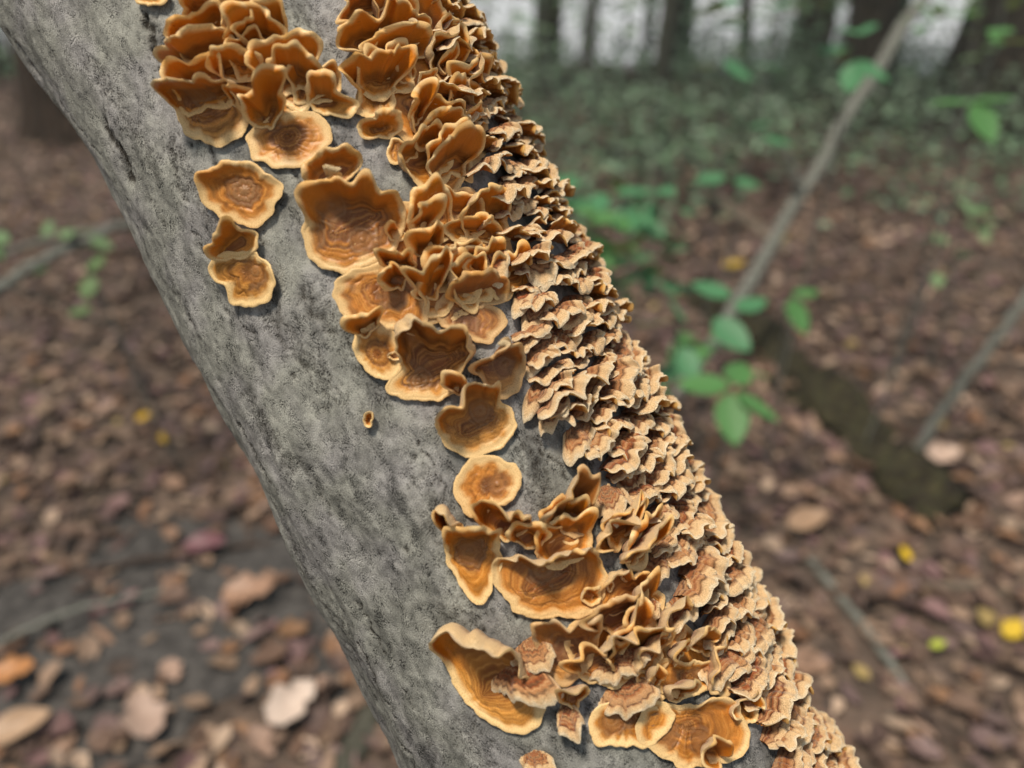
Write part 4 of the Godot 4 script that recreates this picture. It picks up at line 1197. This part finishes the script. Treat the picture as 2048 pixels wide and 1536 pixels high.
func litter() -> void:
	var r := RandomNumberGenerator.new()
	r.seed = 500
	var shapes := []
	for k in 6:
		shapes.append(leaf_mesh(k, 8))
	# the far and small litter: nobody could count it
	for k in 3:
		var xfs := []
		var cs := PackedColorArray()
		while xfs.size() < 19500:
			var dd := 0.7 + 8.4 * pow(r.randf(), 0.72)
			var fa := r.randf_range(-1.0, 1.0)
			var x := dd * sin(fa) * 1.1
			var z := -dd * cos(fa) + 0.25
			var bare := pow((x + 0.62) / 0.38, 2.0) + pow((z + 1.1) / 0.26, 2.0) < 1.0 + 0.5 * nz.get_noise_2d(x * 4.0, z * 4.0)
			if bare and r.randf() < 0.78:
				continue
			var b := Basis.from_euler(Vector3(r.randfn() * 0.28, r.randf() * TAU, r.randfn() * 0.28))
			xfs.append(Transform3D(b.scaled_local(Vector3.ONE * r.randf_range(0.022, 0.06)), Vector3(x, ground_y(x, z) + r.randf_range(0.006, 0.022), z)))
			cs.append(litter_color(r))
		var o := part("leaf_litter", leaf_soup(xfs, cs, [1, 2, 4][k], [3, 3, 6][k], 3), M.litter, self)
		tag(o, ["brown beech-like leaf litter covering the forest floor", "reddish brown curled leaf litter covering the forest floor", "broad lobed leaf litter covering the forest floor"][k], "leaf litter", "", "stuff")
	# the nearest leaves, one by one
	var tones := [[Color(0.13, 0.075, 0.05), "brown"], [Color(0.15, 0.085, 0.08), "purplish brown"], [Color(0.27, 0.165, 0.11), "tan"], [Color(0.36, 0.24, 0.18), "pale pinkish"], [Color(0.075, 0.05, 0.04), "dark brown"], [Color(0.22, 0.115, 0.065), "light brown"]]
	var mats := []
	for t in tones:
		var m := leaf_mat(t[0].linear_to_srgb(), 0.1)
		m.roughness = 0.55
		mats.append(m)
	for k in 270:
		var left := k % 2 == 0
		var x := r.randf_range(-1.35, -0.12) if left else r.randf_range(0.4, 1.5)
		var z := r.randf_range(-2.0, -0.72) if left else r.randf_range(-2.3, -0.72)
		var q := pow(r.randf(), 1.4)
		var ti := int(q * 5.99)
		var sh := 1 + r.randi() % 5
		var o := part("fallen_leaf", shapes[sh], mats[ti], self)
		var b := Basis.from_euler(Vector3(r.randfn() * 0.25, r.randf() * TAU, r.randfn() * 0.25))
		o.transform = Transform3D(b.scaled_local(Vector3.ONE * (r.randf_range(0.03, 0.07) if left else r.randf_range(0.035, 0.085))), Vector3(x, ground_y(x, z) + r.randf_range(0.014, 0.03), z))
		tag(o, "%s %s leaf fallen on the litter %s of the leaning trunk" % [tones[ti][1], ["", "curled oval", "bowed oval", "lobed", "strongly curled lobed", "narrow"][sh], "left" if left else "right"], "fallen leaf", "leaves fallen near the leaning trunk")
	# leaves that stand out: x, z, size, turn, shape, colour, label
	for l in [
		[-0.355, -0.845, 0.095, 0.9, 4, Color(0.60, 0.48, 0.40), "large whitish leaf, the brightest on the bare soil at the lower left"],
		[-0.60, -0.84, 0.10, 2.2, 3, Color(0.40, 0.28, 0.22), "big pinkish lobed leaf beside the bright whitish leaf"],
		[-0.86, -0.93, 0.075, 0.3, 3, Color(0.42, 0.19, 0.07), "rusty leaf at the left edge beside the thin twigs"],
		[-0.79, -0.82, 0.10, 0.5, 1, Color(0.42, 0.28, 0.18), "broad tan leaf in the lower left corner"],
		[-0.36, -1.16, 0.075, 1.2, 1, Color(0.42, 0.24, 0.07), "ochre oval leaf close to the left side of the trunk"],
		[-0.50, -1.10, 0.10, 0.2, 3, Color(0.34, 0.2, 0.13), "tan ragged leaf on the bare soil, middle"],
		[-0.63, -1.24, 0.09, 0.1, 1, Color(0.17, 0.075, 0.085), "wine-red oval leaf on the bare soil"],
		[-0.95, -1.72, 0.045, 1.0, 0, Color(0.6, 0.36, 0.03), "small bright yellow leaf left of the trunk, upper one"],
		[-0.86, -1.62, 0.045, 2.0, 0, Color(0.6, 0.36, 0.03), "small bright yellow leaf left of the trunk, lower one"],
		[0.79, -1.20, 0.04, 1.5, 0, Color(0.7, 0.45, 0.02), "bright yellow leaf on the litter right of the tan rows"],
		[0.885, -0.99, 0.055, 0.6, 3, Color(0.62, 0.42, 0.04), "golden leaf at the right edge"],
		[0.62, -1.29, 0.10, 0.4, 1, Color(0.34, 0.22, 0.14), "broad tan leaf beside the mossy log"],
		[0.83, -2.78, 0.09, 0.2, 0, Color(0.62, 0.40, 0.06), "yellow leaf lying behind the gray leaning stem"],
		[0.74, -0.96, 0.03, 0.2, 0, Color(0.40, 0.45, 0.06), "tiny yellow-green leaf at the right"],
		[1.02, -1.53, 0.09, 0.3, 4, Color(0.52, 0.38, 0.30), "pale curled leaf near the foot of the thin gray stick"],
	]:
		var m := leaf_mat(l[5].linear_to_srgb(), 0.15)
		m.roughness = 0.45
		var o := part("fallen_leaf", shapes[l[4]], m, self)
		var b := Basis.from_euler(Vector3(0.2, l[3], 0.12))
		o.transform = Transform3D(b.scaled_local(Vector3.ONE * float(l[2])), Vector3(l[0], ground_y(l[0], l[1]) + 0.035, l[1]))
		tag(o, l[6], "fallen leaf", "leaves fallen near the leaning trunk")


func tree(label: String, x: float, z: float, r0: float, m: Material, h: float, lean: Vector2, crown := 1200) -> void:
	var y := ground_y(x, z) - 0.1
	var t := base("forest_tree", Vector3(x, y, z))
	tag(t, label, "tree", "trees of the wood behind")
	var p := PackedVector3Array()
	var rad := PackedFloat32Array()
	var n := 26
	for i in n:
		var q := float(i) / (n - 1)
		q = q * q
		p.append(Vector3(lean.x * q * h + 0.05 * nz.get_noise_2d(q * 4.0, x), q * h, lean.y * q * h + 0.05 * nz.get_noise_2d(q * 4.0, z + 30.0)))
		rad.append(r0 * (1.0 - 0.8 * q) * (1.0 + 0.45 * exp(-q * h / (r0 * 1.2))))
	part("trunk", tube(p, rad, 20, 0.16, x, 1.0), m, t)
	var top := Vector3(lean.x * h, h, lean.y * h)
	for k in 5:
		var q := 0.5 + 0.1 * k
		var a := top * q
		var d := Vector3(cos(k * 2.4 + x), 0.55, sin(k * 2.4 + x))
		var lp := line_path([a, a + d * h * 0.09, a + d * h * 0.2 + Vector3(0, h * 0.03, 0)], 6, 0.05, x + k)
		part("limb", tube(lp, taper(lp.size(), r0 * 0.35, r0 * 0.06), 8, 0.1), m, t)
	if crown:
		var cw := h * 0.2
		leaf_cloud("crown", t, crown, 0.16, func(r): return top * r.randf_range(0.62, 1.05) + Vector3(r.randfn() * cw * 0.7, 0.3 * r.randfn(), r.randfn() * cw * 0.7), [Color(0.05, 0.13, 0.03), Color(0.08, 0.17, 0.04), Color(0.035, 0.09, 0.025)], int(absf(x * 100.0)) + 3)


func background_trees() -> void:
	tree("massive brown tree trunk at the upper left behind the leaning trunk", -2.88, -5.3, 0.25, M.bark_umber, 13, Vector2(-0.01, 0))
	tree("dark slender trunk nearest the top of the tan rows", 0.30, -6.61, 0.115, M.bark_dark, 11, Vector2(0, 0))
	tree("dark trunk with a small reddish foot, standing between two pale poles", 1.61, -7.96, 0.10, M.bark_dark, 11, Vector2(0.01, 0))
	tree("medium brown trunk by the pale road, left of the gray leaning stem", 2.51, -7.2, 0.17, M.bark_brown, 12, Vector2(0.01, 0))
	tree("dark straight trunk right behind the gray leaning stem", 2.2, -5.23, 0.155, M.bark_dark, 12, Vector2(0.02, 0))
	tree("thick dark trunk at the right edge with green leaves before it", 3.35, -5.5, 0.40, M.bark_dark, 14, Vector2(0.0, 0))
	tree("gray-green pole-thin tree in the middle distance", 0.86, -4.8, 0.055, M.bark_gray, 7, Vector2(0.005, 0), 500)
	tree("thin gray sapling trunk just right of the dark slender trunk", 0.58, -6.1, 0.04, M.bark_gray, 6, Vector2(0, 0), 400)
	tree("thin trunk standing before the pale road, right of the dark trunk with reddish foot", 2.27, -8.3, 0.065, M.bark_brown, 8, Vector2(0, 0), 500)
	tree("thin leaning trunk by the pale road between the straight and the thick dark trunks", 3.75, -8.2, 0.06, M.bark_dark, 8, Vector2(-0.03, 0), 500)
	tree("thin pale trunk by the pale road behind the gray-green pole", 1.25, -8.0, 0.05, M.bark_gray, 8, Vector2(0, 0), 500)
	tree("thin brown trunk by the pale road, second left of the thick dark trunk", 4.6, -8.3, 0.05, M.bark_brown, 8, Vector2(0, 0), 400)
	tree("slim dark trunk farthest left behind the massive brown trunk", -4.6, -7.4, 0.14, M.bark_dark, 11, Vector2(0, 0))
	# beyond the road
	var r := RandomNumberGenerator.new()
	r.seed = 61
	for k in 26:
		var x := -52.0 + k * 4.0 + r.randf_range(-1.5, 1.5)
		var z := -32.0 - r.randf() * 8.0
		var t := base("far_tree", Vector3(x, ground_y(x, z) - 0.1, z))
		tag(t, "leafy tree on the far side of the pale road", "tree", "trees beyond the pale road")
		var h := r.randf_range(5, 8)
		part("trunk", tube(PackedVector3Array([Vector3.ZERO, Vector3(0, h * 0.5, 0), Vector3(0.1, h * 0.9, 0)]), PackedFloat32Array([0.25, 0.17, 0.05]), 8), M.bark_gray, t)
		leaf_cloud("crown", t, 260, 1.0, func(q): return Vector3(q.randfn() * h * 0.2, h * 0.6 + q.randfn() * h * 0.2, q.randfn() * h * 0.2), [Color(0.07, 0.15, 0.05), Color(0.1, 0.18, 0.06)], 900 + k)


func deadwood() -> void:
	# the gray sapling stem leaning across the upper right, with its fork
	var st := base("leaning_sapling", Vector3(0.40, -0.02, -1.80))
	tag(st, "gray-green thin stem leaning across the upper right, with a stub at its fork", "sapling")
	stick("stem", [Vector3(0, 0, 0), Vector3(0.17, 0.19, -0.15), Vector3(0.40, 0.52, -0.36), Vector3(0.80, 1.0, -0.75), Vector3(1.5, 1.75, -1.3)], 0.021, 0.017, M.stick_gray, "", "", st)
	stick("stub", [Vector3(0.40, 0.52, -0.36), Vector3(0.375, 0.585, -0.35), Vector3(0.33, 0.66, -0.345)], 0.015, 0.006, M.stick_gray, "", "", st)
	stick("gray_stick", [Vector3(0.96, 0.0, -1.57), Vector3(1.05, 0.22, -1.60), Vector3(1.16, 0.47, -1.62), Vector3(1.35, 0.9, -1.7)], 0.013, 0.011, M.stick_gray, "thin gray stick standing aslant at the right edge", "stick")
	# rotten mossy log
	var lp := line_path([Vector3(0.64, 0.02, -2.62), Vector3(0.76, 0.03, -2.2), Vector3(0.86, 0.02, -1.75), Vector3(0.95, 0.0, -1.32)], 10, 0.02, 3.0)
	var lg := base("rotten_log", Vector3(0.86, 0, -1.75))
	for i in lp.size():
		lp[i] -= lg.position
	part("log", tube(lp, taper(lp.size(), 0.06, 0.085), 26, 0.75, 4.0), M.rotten, lg)
	stick("broken_branch", [Vector3(-0.03, 0.06, 0.1), Vector3(0.10, 0.07, 0.32), Vector3(0.13, 0.02, 0.5)], 0.014, 0.006, M.rotten, "", "", lg)
	tag(lg, "dark rotten mossy log lying on the litter right of the trunk", "log")
	stick("fallen_stick", [Vector3(0.93, 0.03, -3.75), Vector3(1.0, 0.045, -3.45), Vector3(1.12, 0.03, -2.95)], 0.03, 0.022, M.stick_pale, "pale fallen stick behind the gray leaning stem", "stick")
	stick("fallen_stick", [Vector3(0.66, 0.02, -2.06), Vector3(0.85, 0.05, -2.22), Vector3(1.1, 0.03, -2.42)], 0.016, 0.012, M.stick_brown, "brown fallen stick lying across the end of the mossy log", "stick")
	stick("fallen_stick", [Vector3(0.6, 0.03, -1.26), Vector3(0.65, 0.05, -0.98), Vector3(0.665, 0.03, -0.88), Vector3(0.62, 0.02, -0.74)], 0.0085, 0.006, M.stick_gray, "long gray twig on the litter right of the lowest tan rows", "stick")
	stick("fallen_stick", [Vector3(0.665, 0.03, -0.89), Vector3(0.60, 0.03, -0.83), Vector3(0.5, 0.02, -0.76)], 0.006, 0.004, M.stick_gray, "short gray twig branching off by the lower right corner", "stick")
	stick("fallen_stick", [Vector3(1.0, 0.03, -1.12), Vector3(0.88, 0.05, -1.12), Vector3(0.75, 0.03, -1.15)], 0.011, 0.008, M.stick_pale, "pale broken stick lying at the right edge above the golden leaf", "stick")
	stick("fallen_stick", [Vector3(-0.85, 0.02, -1.75), Vector3(-0.72, 0.04, -1.55), Vector3(-0.58, 0.03, -1.36), Vector3(-0.55, 0.02, -1.22)], 0.008, 0.006, M.stick_brown, "bent brown twig on the litter just left of the trunk", "stick")
	stick("fallen_stick", [Vector3(-0.92, 0.02, -1.18), Vector3(-0.74, 0.04, -1.21), Vector3(-0.5, 0.03, -1.27)], 0.007, 0.005, M.stick_brown, "straight twig lying across the bare soil", "stick")
	stick("fallen_stick", [Vector3(-0.95, 0.03, -0.98), Vector3(-0.82, 0.05, -1.06), Vector3(-0.68, 0.03, -1.13)], 0.006, 0.004, M.stick_gray, "gray twig on the bare soil near the left edge", "stick")
	stick("fallen_stick", [Vector3(-0.29, 0.02, -0.70), Vector3(-0.2, 0.06, -0.86), Vector3(-0.12, 0.06, -0.99)], 0.024, 0.02, M.bark_gray, "dark stub of a branch at the lower edge by the trunk", "stick")
	stick("low_branch", [Vector3(-1.12, 0.50, -1.32), Vector3(-0.98, 0.56, -1.40), Vector3(-0.85, 0.61, -1.52), Vector3(-0.74, 0.63, -1.66)], 0.014, 0.008, M.stick_gray, "gray bare branch rising from the left edge to the trunk", "branch")
	stick("low_branch", [Vector3(-1.1, 0.56, -1.5), Vector3(-0.9, 0.60, -1.6), Vector3(-0.72, 0.57, -1.72)], 0.007, 0.004, M.stick_gray, "thinner bare branch crossing behind the gray one at the left", "branch")
	stick("fallen_stick", [Vector3(-1.9, 0.03, -3.1), Vector3(-1.45, 0.06, -2.9), Vector3(-1.1, 0.03, -2.95)], 0.02, 0.014, M.stick_brown, "dark fallen bough below the massive brown trunk", "stick")


func plant(label: String, root: Vector3, stems: Array, leaves: Array, m: Material, stem_r := 0.004, group := "") -> void:
	# stems: lists of points from the root; leaves: [point, length, heading in degrees, pitch in degrees]
	var t := base("woodland_seedling", root)
	tag(t, label, "seedling", group)
	for s in stems:
		var pts := []
		for q in s:
			pts.append(q - root)
		stick("stem", pts, stem_r, stem_r * 0.6, M.stick_gray, "", "", t)
	for l in leaves:
		var b := Basis.from_euler(Vector3(rng.randfn() * 0.25, deg_to_rad(l[2]), deg_to_rad(l[3])))
		var me: ArrayMesh = LEAF_OVAL if LEAF_OVAL else leaf_mesh(0, 8)
		LEAF_OVAL = me
		part("leaf", me, m, t, Transform3D(b.scaled_local(Vector3(1, 1, 1.15) * l[1]), l[0] - root + b * Vector3(l[1] * 0.5, 0, 0)))


var LEAF_OVAL: ArrayMesh


func spray(c: Vector3, n: int, spread: Vector3, size: float) -> Array:
	var out := []
	for i in n:
		out.append([c + Vector3(rng.randf_range(-1, 1) * spread.x, rng.randf_range(-1, 1) * spread.y, rng.randf_range(-1, 1) * spread.z), size * rng.randf_range(0.7, 1.2), rng.randf() * 360.0, rng.randf_range(-40, 15)])
	return out


func plants() -> void:
	plant("bright green seedling with four broad leaves, lowest right beside the tan rows", Vector3(0.36, 0, -1.12), [[Vector3(0.36, 0, -1.12), Vector3(0.345, 0.3, -1.08), Vector3(0.33, 0.545, -1.03)]],
		[[Vector3(0.33, 0.54, -1.03), 0.085, -95, -38], [Vector3(0.33, 0.55, -1.035), 0.08, 170, -5], [Vector3(0.335, 0.55, -1.04), 0.075, 60, 0], [Vector3(0.34, 0.54, -1.03), 0.075, -30, -22]], M.green)
	plant("green seedling with drooping leaves halfway up beside the tan rows", Vector3(0.30, 0, -1.35), [[Vector3(0.30, 0, -1.35), Vector3(0.30, 0.35, -1.28), Vector3(0.28, 0.58, -1.2)], [Vector3(0.30, 0.35, -1.28), Vector3(0.36, 0.5, -1.24), Vector3(0.38, 0.585, -1.22)]],
		[[Vector3(0.275, 0.58, -1.2), 0.075, 175, -8], [Vector3(0.285, 0.58, -1.2), 0.07, 100, 8], [Vector3(0.345, 0.575, -1.22), 0.085, -60, -25], [Vector3(0.38, 0.59, -1.22), 0.07, 30, 5], [Vector3(0.37, 0.61, -1.23), 0.075, 140, 5], [Vector3(0.29, 0.535, -1.19), 0.07, -85, -30], [Vector3(0.33, 0.53, -1.21), 0.075, 10, -18], [Vector3(0.31, 0.48, -1.23), 0.07, 200, -20]], M.green_deep)
	plant("dense blurred green seedling behind the widest part of the tan rows", Vector3(0.24, 0, -1.75), [[Vector3(0.24, 0, -1.75), Vector3(0.21, 0.35, -1.7), Vector3(0.18, 0.66, -1.62)], [Vector3(0.21, 0.35, -1.7), Vector3(0.28, 0.5, -1.66), Vector3(0.32, 0.58, -1.6)]],
		spray(Vector3(0.2, 0.57, -1.62), 64, Vector3(0.16, 0.13, 0.1), 0.065), M.green_deep)
	plant("green leafy seedling low in front of the gray leaning stem", Vector3(0.46, 0, -1.6), [[Vector3(0.46, 0, -1.6), Vector3(0.44, 0.2, -1.56), Vector3(0.42, 0.36, -1.5)]], spray(Vector3(0.40, 0.36, -1.5), 12, Vector3(0.1, 0.06, 0.06), 0.065), M.green)
	plant("seedling with a fan of three bright leaves before the thick dark trunk", Vector3(0.86, 0, -1.6), [[Vector3(0.86, 0, -1.6), Vector3(0.86, 0.5, -1.52), Vector3(0.82, 0.885, -1.46)]],
		[[Vector3(0.82, 0.885, -1.46), 0.085, -80, -45], [Vector3(0.82, 0.885, -1.46), 0.085, 15, 2], [Vector3(0.82, 0.885, -1.46), 0.075, 165, -5], [Vector3(0.84, 0.99, -1.5), 0.07, 40, 5], [Vector3(0.85, 0.98, -1.5), 0.08, -10, 0]], M.green)
	plant("small seedling leaves hanging in front of the straight dark trunk", Vector3(0.72, 0, -1.85), [[Vector3(0.72, 0, -1.85), Vector3(0.72, 0.5, -1.8), Vector3(0.69, 0.92, -1.7)]],
		[[Vector3(0.69, 0.92, -1.7), 0.085, -120, -38], [Vector3(0.69, 0.92, -1.7), 0.08, -40, -25], [Vector3(0.70, 0.97, -1.7), 0.07, 60, 10], [Vector3(0.70, 0.97, -1.7), 0.06, 170, 8]], M.green_deep)
	plant("sparse seedling with paired leaves in the middle distance", Vector3(0.62, 0, -2.3), [[Vector3(0.62, 0, -2.3), Vector3(0.6, 0.4, -2.25), Vector3(0.56, 0.83, -2.2)]],
		[[Vector3(0.55, 0.84, -2.2), 0.09, 170, -5], [Vector3(0.56, 0.84, -2.2), 0.08, -20, -25], [Vector3(0.66, 0.68, -2.2), 0.1, 60, 0], [Vector3(0.68, 0.66, -2.2), 0.09, -30, -10], [Vector3(0.60, 0.55, -2.2), 0.09, 180, -8], [Vector3(0.62, 0.54, -2.2), 0.08, -15, -12]], M.green_deep)
	plant("yellowish green seedling at the right edge above the gray stick", Vector3(1.2, 0, -2.0), [[Vector3(1.2, 0, -2.0), Vector3(1.18, 0.25, -1.96), Vector3(1.15, 0.45, -1.95)]], spray(Vector3(1.16, 0.46, -1.95), 16, Vector3(0.09, 0.1, 0.06), 0.055), M.green_pale)
	plant("single broad leaf seedling beside the gray leaning stem's foot", Vector3(0.62, 0, -1.55), [[Vector3(0.62, 0, -1.55), Vector3(0.58, 0.3, -1.5), Vector3(0.545, 0.52, -1.42)]], [[Vector3(0.545, 0.525, -1.42), 0.08, -70, -40], [Vector3(0.55, 0.53, -1.42), 0.06, 20, 0]], M.green)
	plant("feathery green seedling behind the bare branches at the left", Vector3(-0.95, 0, -1.75), [[Vector3(-0.95, 0, -1.75), Vector3(-0.92, 0.35, -1.65), Vector3(-0.88, 0.63, -1.5)], [Vector3(-0.92, 0.35, -1.65), Vector3(-1.0, 0.5, -1.5), Vector3(-1.06, 0.58, -1.42)]],
		spray(Vector3(-0.95, 0.61, -1.5), 16, Vector3(0.13, 0.035, 0.05), 0.055), M.green_pale)
	plant("yellow-green leaf tuft on the bare branches at the left", Vector3(-0.80, 0, -1.55), [[Vector3(-0.80, 0, -1.55), Vector3(-0.80, 0.3, -1.48), Vector3(-0.81, 0.55, -1.42)]], [[Vector3(-0.81, 0.57, -1.42), 0.055, -85, -30], [Vector3(-0.81, 0.58, -1.42), 0.05, 80, 20], [Vector3(-0.83, 0.5, -1.42), 0.05, 180, -10]], M.green_yellow)
	plant("dark green seedling against the left side of the trunk", Vector3(-0.62, 0, -1.9), [[Vector3(-0.62, 0, -1.9), Vector3(-0.64, 0.35, -1.8), Vector3(-0.64, 0.68, -1.7)]], spray(Vector3(-0.66, 0.56, -1.72), 14, Vector3(0.1, 0.14, 0.06), 0.06), M.green)
	plant("green seedling half hidden behind the outer edge of the tan rows", Vector3(0.10, 0, -1.6), [[Vector3(0.10, 0, -1.6), Vector3(0.12, 0.3, -1.55), Vector3(0.13, 0.62, -1.5)]], spray(Vector3(0.15, 0.60, -1.5), 44, Vector3(0.12, 0.11, 0.08), 0.06), M.green)
	plant("loose spray of small leaves at the upper right corner", Vector3(1.1, 0, -2.0), [[Vector3(1.1, 0, -2.0), Vector3(1.08, 0.5, -1.95), Vector3(1.02, 1.02, -1.9)]], spray(Vector3(1.03, 1.0, -1.9), 22, Vector3(0.16, 0.06, 0.12), 0.06), M.green)
	plant("thin seedling with a few leaves left of the gray leaning stem's top", Vector3(0.75, 0, -2.6), [[Vector3(0.75, 0, -2.6), Vector3(0.76, 0.5, -2.55), Vector3(0.78, 0.95, -2.5)]], spray(Vector3(0.80, 0.9, -2.5), 16, Vector3(0.2, 0.12, 0.1), 0.08), M.green_deep)
	var gr := RandomNumberGenerator.new()
	gr.seed = 88
	leaf_cover(gr)
	# thin whips of undergrowth
	var r := RandomNumberGenerator.new()
	r.seed = 71
	for k in 15:
		var x := r.randf_range(0.3, 4.2)
		var z := r.randf_range(-7.6, -3.6)
		if x > -z * 0.66:
			x *= 0.6
		var h := r.randf_range(0.9, 2.2)
		var rt := Vector3(x, ground_y(x, z), z)
		plant("thin young whip with a few pale leaves in the blurred wood", rt, [[rt, rt + Vector3(r.randfn() * 0.06, h * 0.5, 0), rt + Vector3(r.randfn() * 0.15, h, r.randfn() * 0.1)]], spray(rt + Vector3(0, h * 0.75, 0), 14, Vector3(0.28, h * 0.28, 0.2), 0.1), M.green_pale, 0.009, "thin whips in the blurred wood")
	# bushes along the bank
	for k in 16:
		var x := -0.5 + k * 0.36 + r.randf_range(-0.2, 0.2)
		var z := -7.9 + r.randf_range(-0.8, 1.6)
		if k > 12:
			x = -4.4 + (k - 13) * 0.5
			z = -6.9
		var b := base("bank_bush", Vector3(x, ground_y(x, z), z))
		tag(b, "hazy green bush in the undergrowth before the pale road", "bush", "bushes along the pale road")
		for q in 4:
			var e := Vector3(r.randfn() * 0.2, r.randf_range(0.4, 0.8), r.randfn() * 0.2)
			var sp := line_path([Vector3.ZERO, e * 0.5, e], 4, 0.01, q)
			part("stem", tube(sp, taper(sp.size(), 0.01, 0.004), 6), M.stick_gray, b)
		leaf_cloud("foliage", b, 420 if k < 5 else 240, 0.08, func(w): return Vector3(w.randfn() * 0.32, (0.95 if k < 5 else 0.5) + w.randfn() * 0.42, w.randfn() * 0.25), [Color(0.2, 0.34, 0.19), Color(0.16, 0.29, 0.16), Color(0.26, 0.38, 0.24)], 300 + k)
	for k in 34:
		var x := r.randf_range(-0.1, 3.4)
		var z := r.randf_range(-7.4, -3.5)
		if x > -z * 0.62:
			x *= 0.6
		var b := base("ground_shrub", Vector3(x, ground_y(x, z), z))
		tag(b, "low gray-green shrub on the blurred forest floor", "shrub", "low shrubs on the forest floor")
		for q in 3:
			var e := Vector3(r.randfn() * 0.12, r.randf_range(0.12, 0.3), r.randfn() * 0.12)
			part("stem", tube(PackedVector3Array([Vector3.ZERO, e * 0.5, e]), PackedFloat32Array([0.006, 0.005, 0.003]), 6), M.stick_gray, b)
		leaf_cloud("foliage", b, 130, 0.06, func(w): return Vector3(w.randfn() * 0.25, 0.16 + w.randf() * 0.3, w.randfn() * 0.25), [Color(0.11, 0.17, 0.10), Color(0.15, 0.2, 0.14)], 400 + k)


func leaf_cover(r: RandomNumberGenerator) -> void:
	# low green plants that nobody could count, thickest towards the road
	var xfs := []
	var cs := PackedColorArray()
	while xfs.size() < 5200:
		var z := -8.6 + 5.4 * pow(r.randf(), 1.6)
		var x := r.randf_range(-0.6, 1.0 - z * 0.62)
		if nz.get_noise_2d(x * 0.9, z * 0.9) < r.randf_range(-0.7, 0.5):
			continue
		var b := Basis.from_euler(Vector3(r.randf_range(-0.6, 0.6), r.randf() * TAU, r.randf_range(-0.5, 0.5)))
		xfs.append(Transform3D(b.scaled_local(Vector3.ONE * r.randf_range(0.04, 0.09)), Vector3(x, ground_y(x, z) + 0.03 + 0.34 * pow(r.randf(), 1.7), z)))
		cs.append([Color(0.13, 0.21, 0.12), Color(0.17, 0.25, 0.16), Color(0.1, 0.17, 0.09)][r.randi() % 3] * r.randf_range(0.8, 1.3))
	tag(part("undergrowth", leaf_soup(xfs, cs, 0, 2, 3), M.foliage, self), "dull green low undergrowth between the trees before the pale road", "undergrowth", "", "stuff")
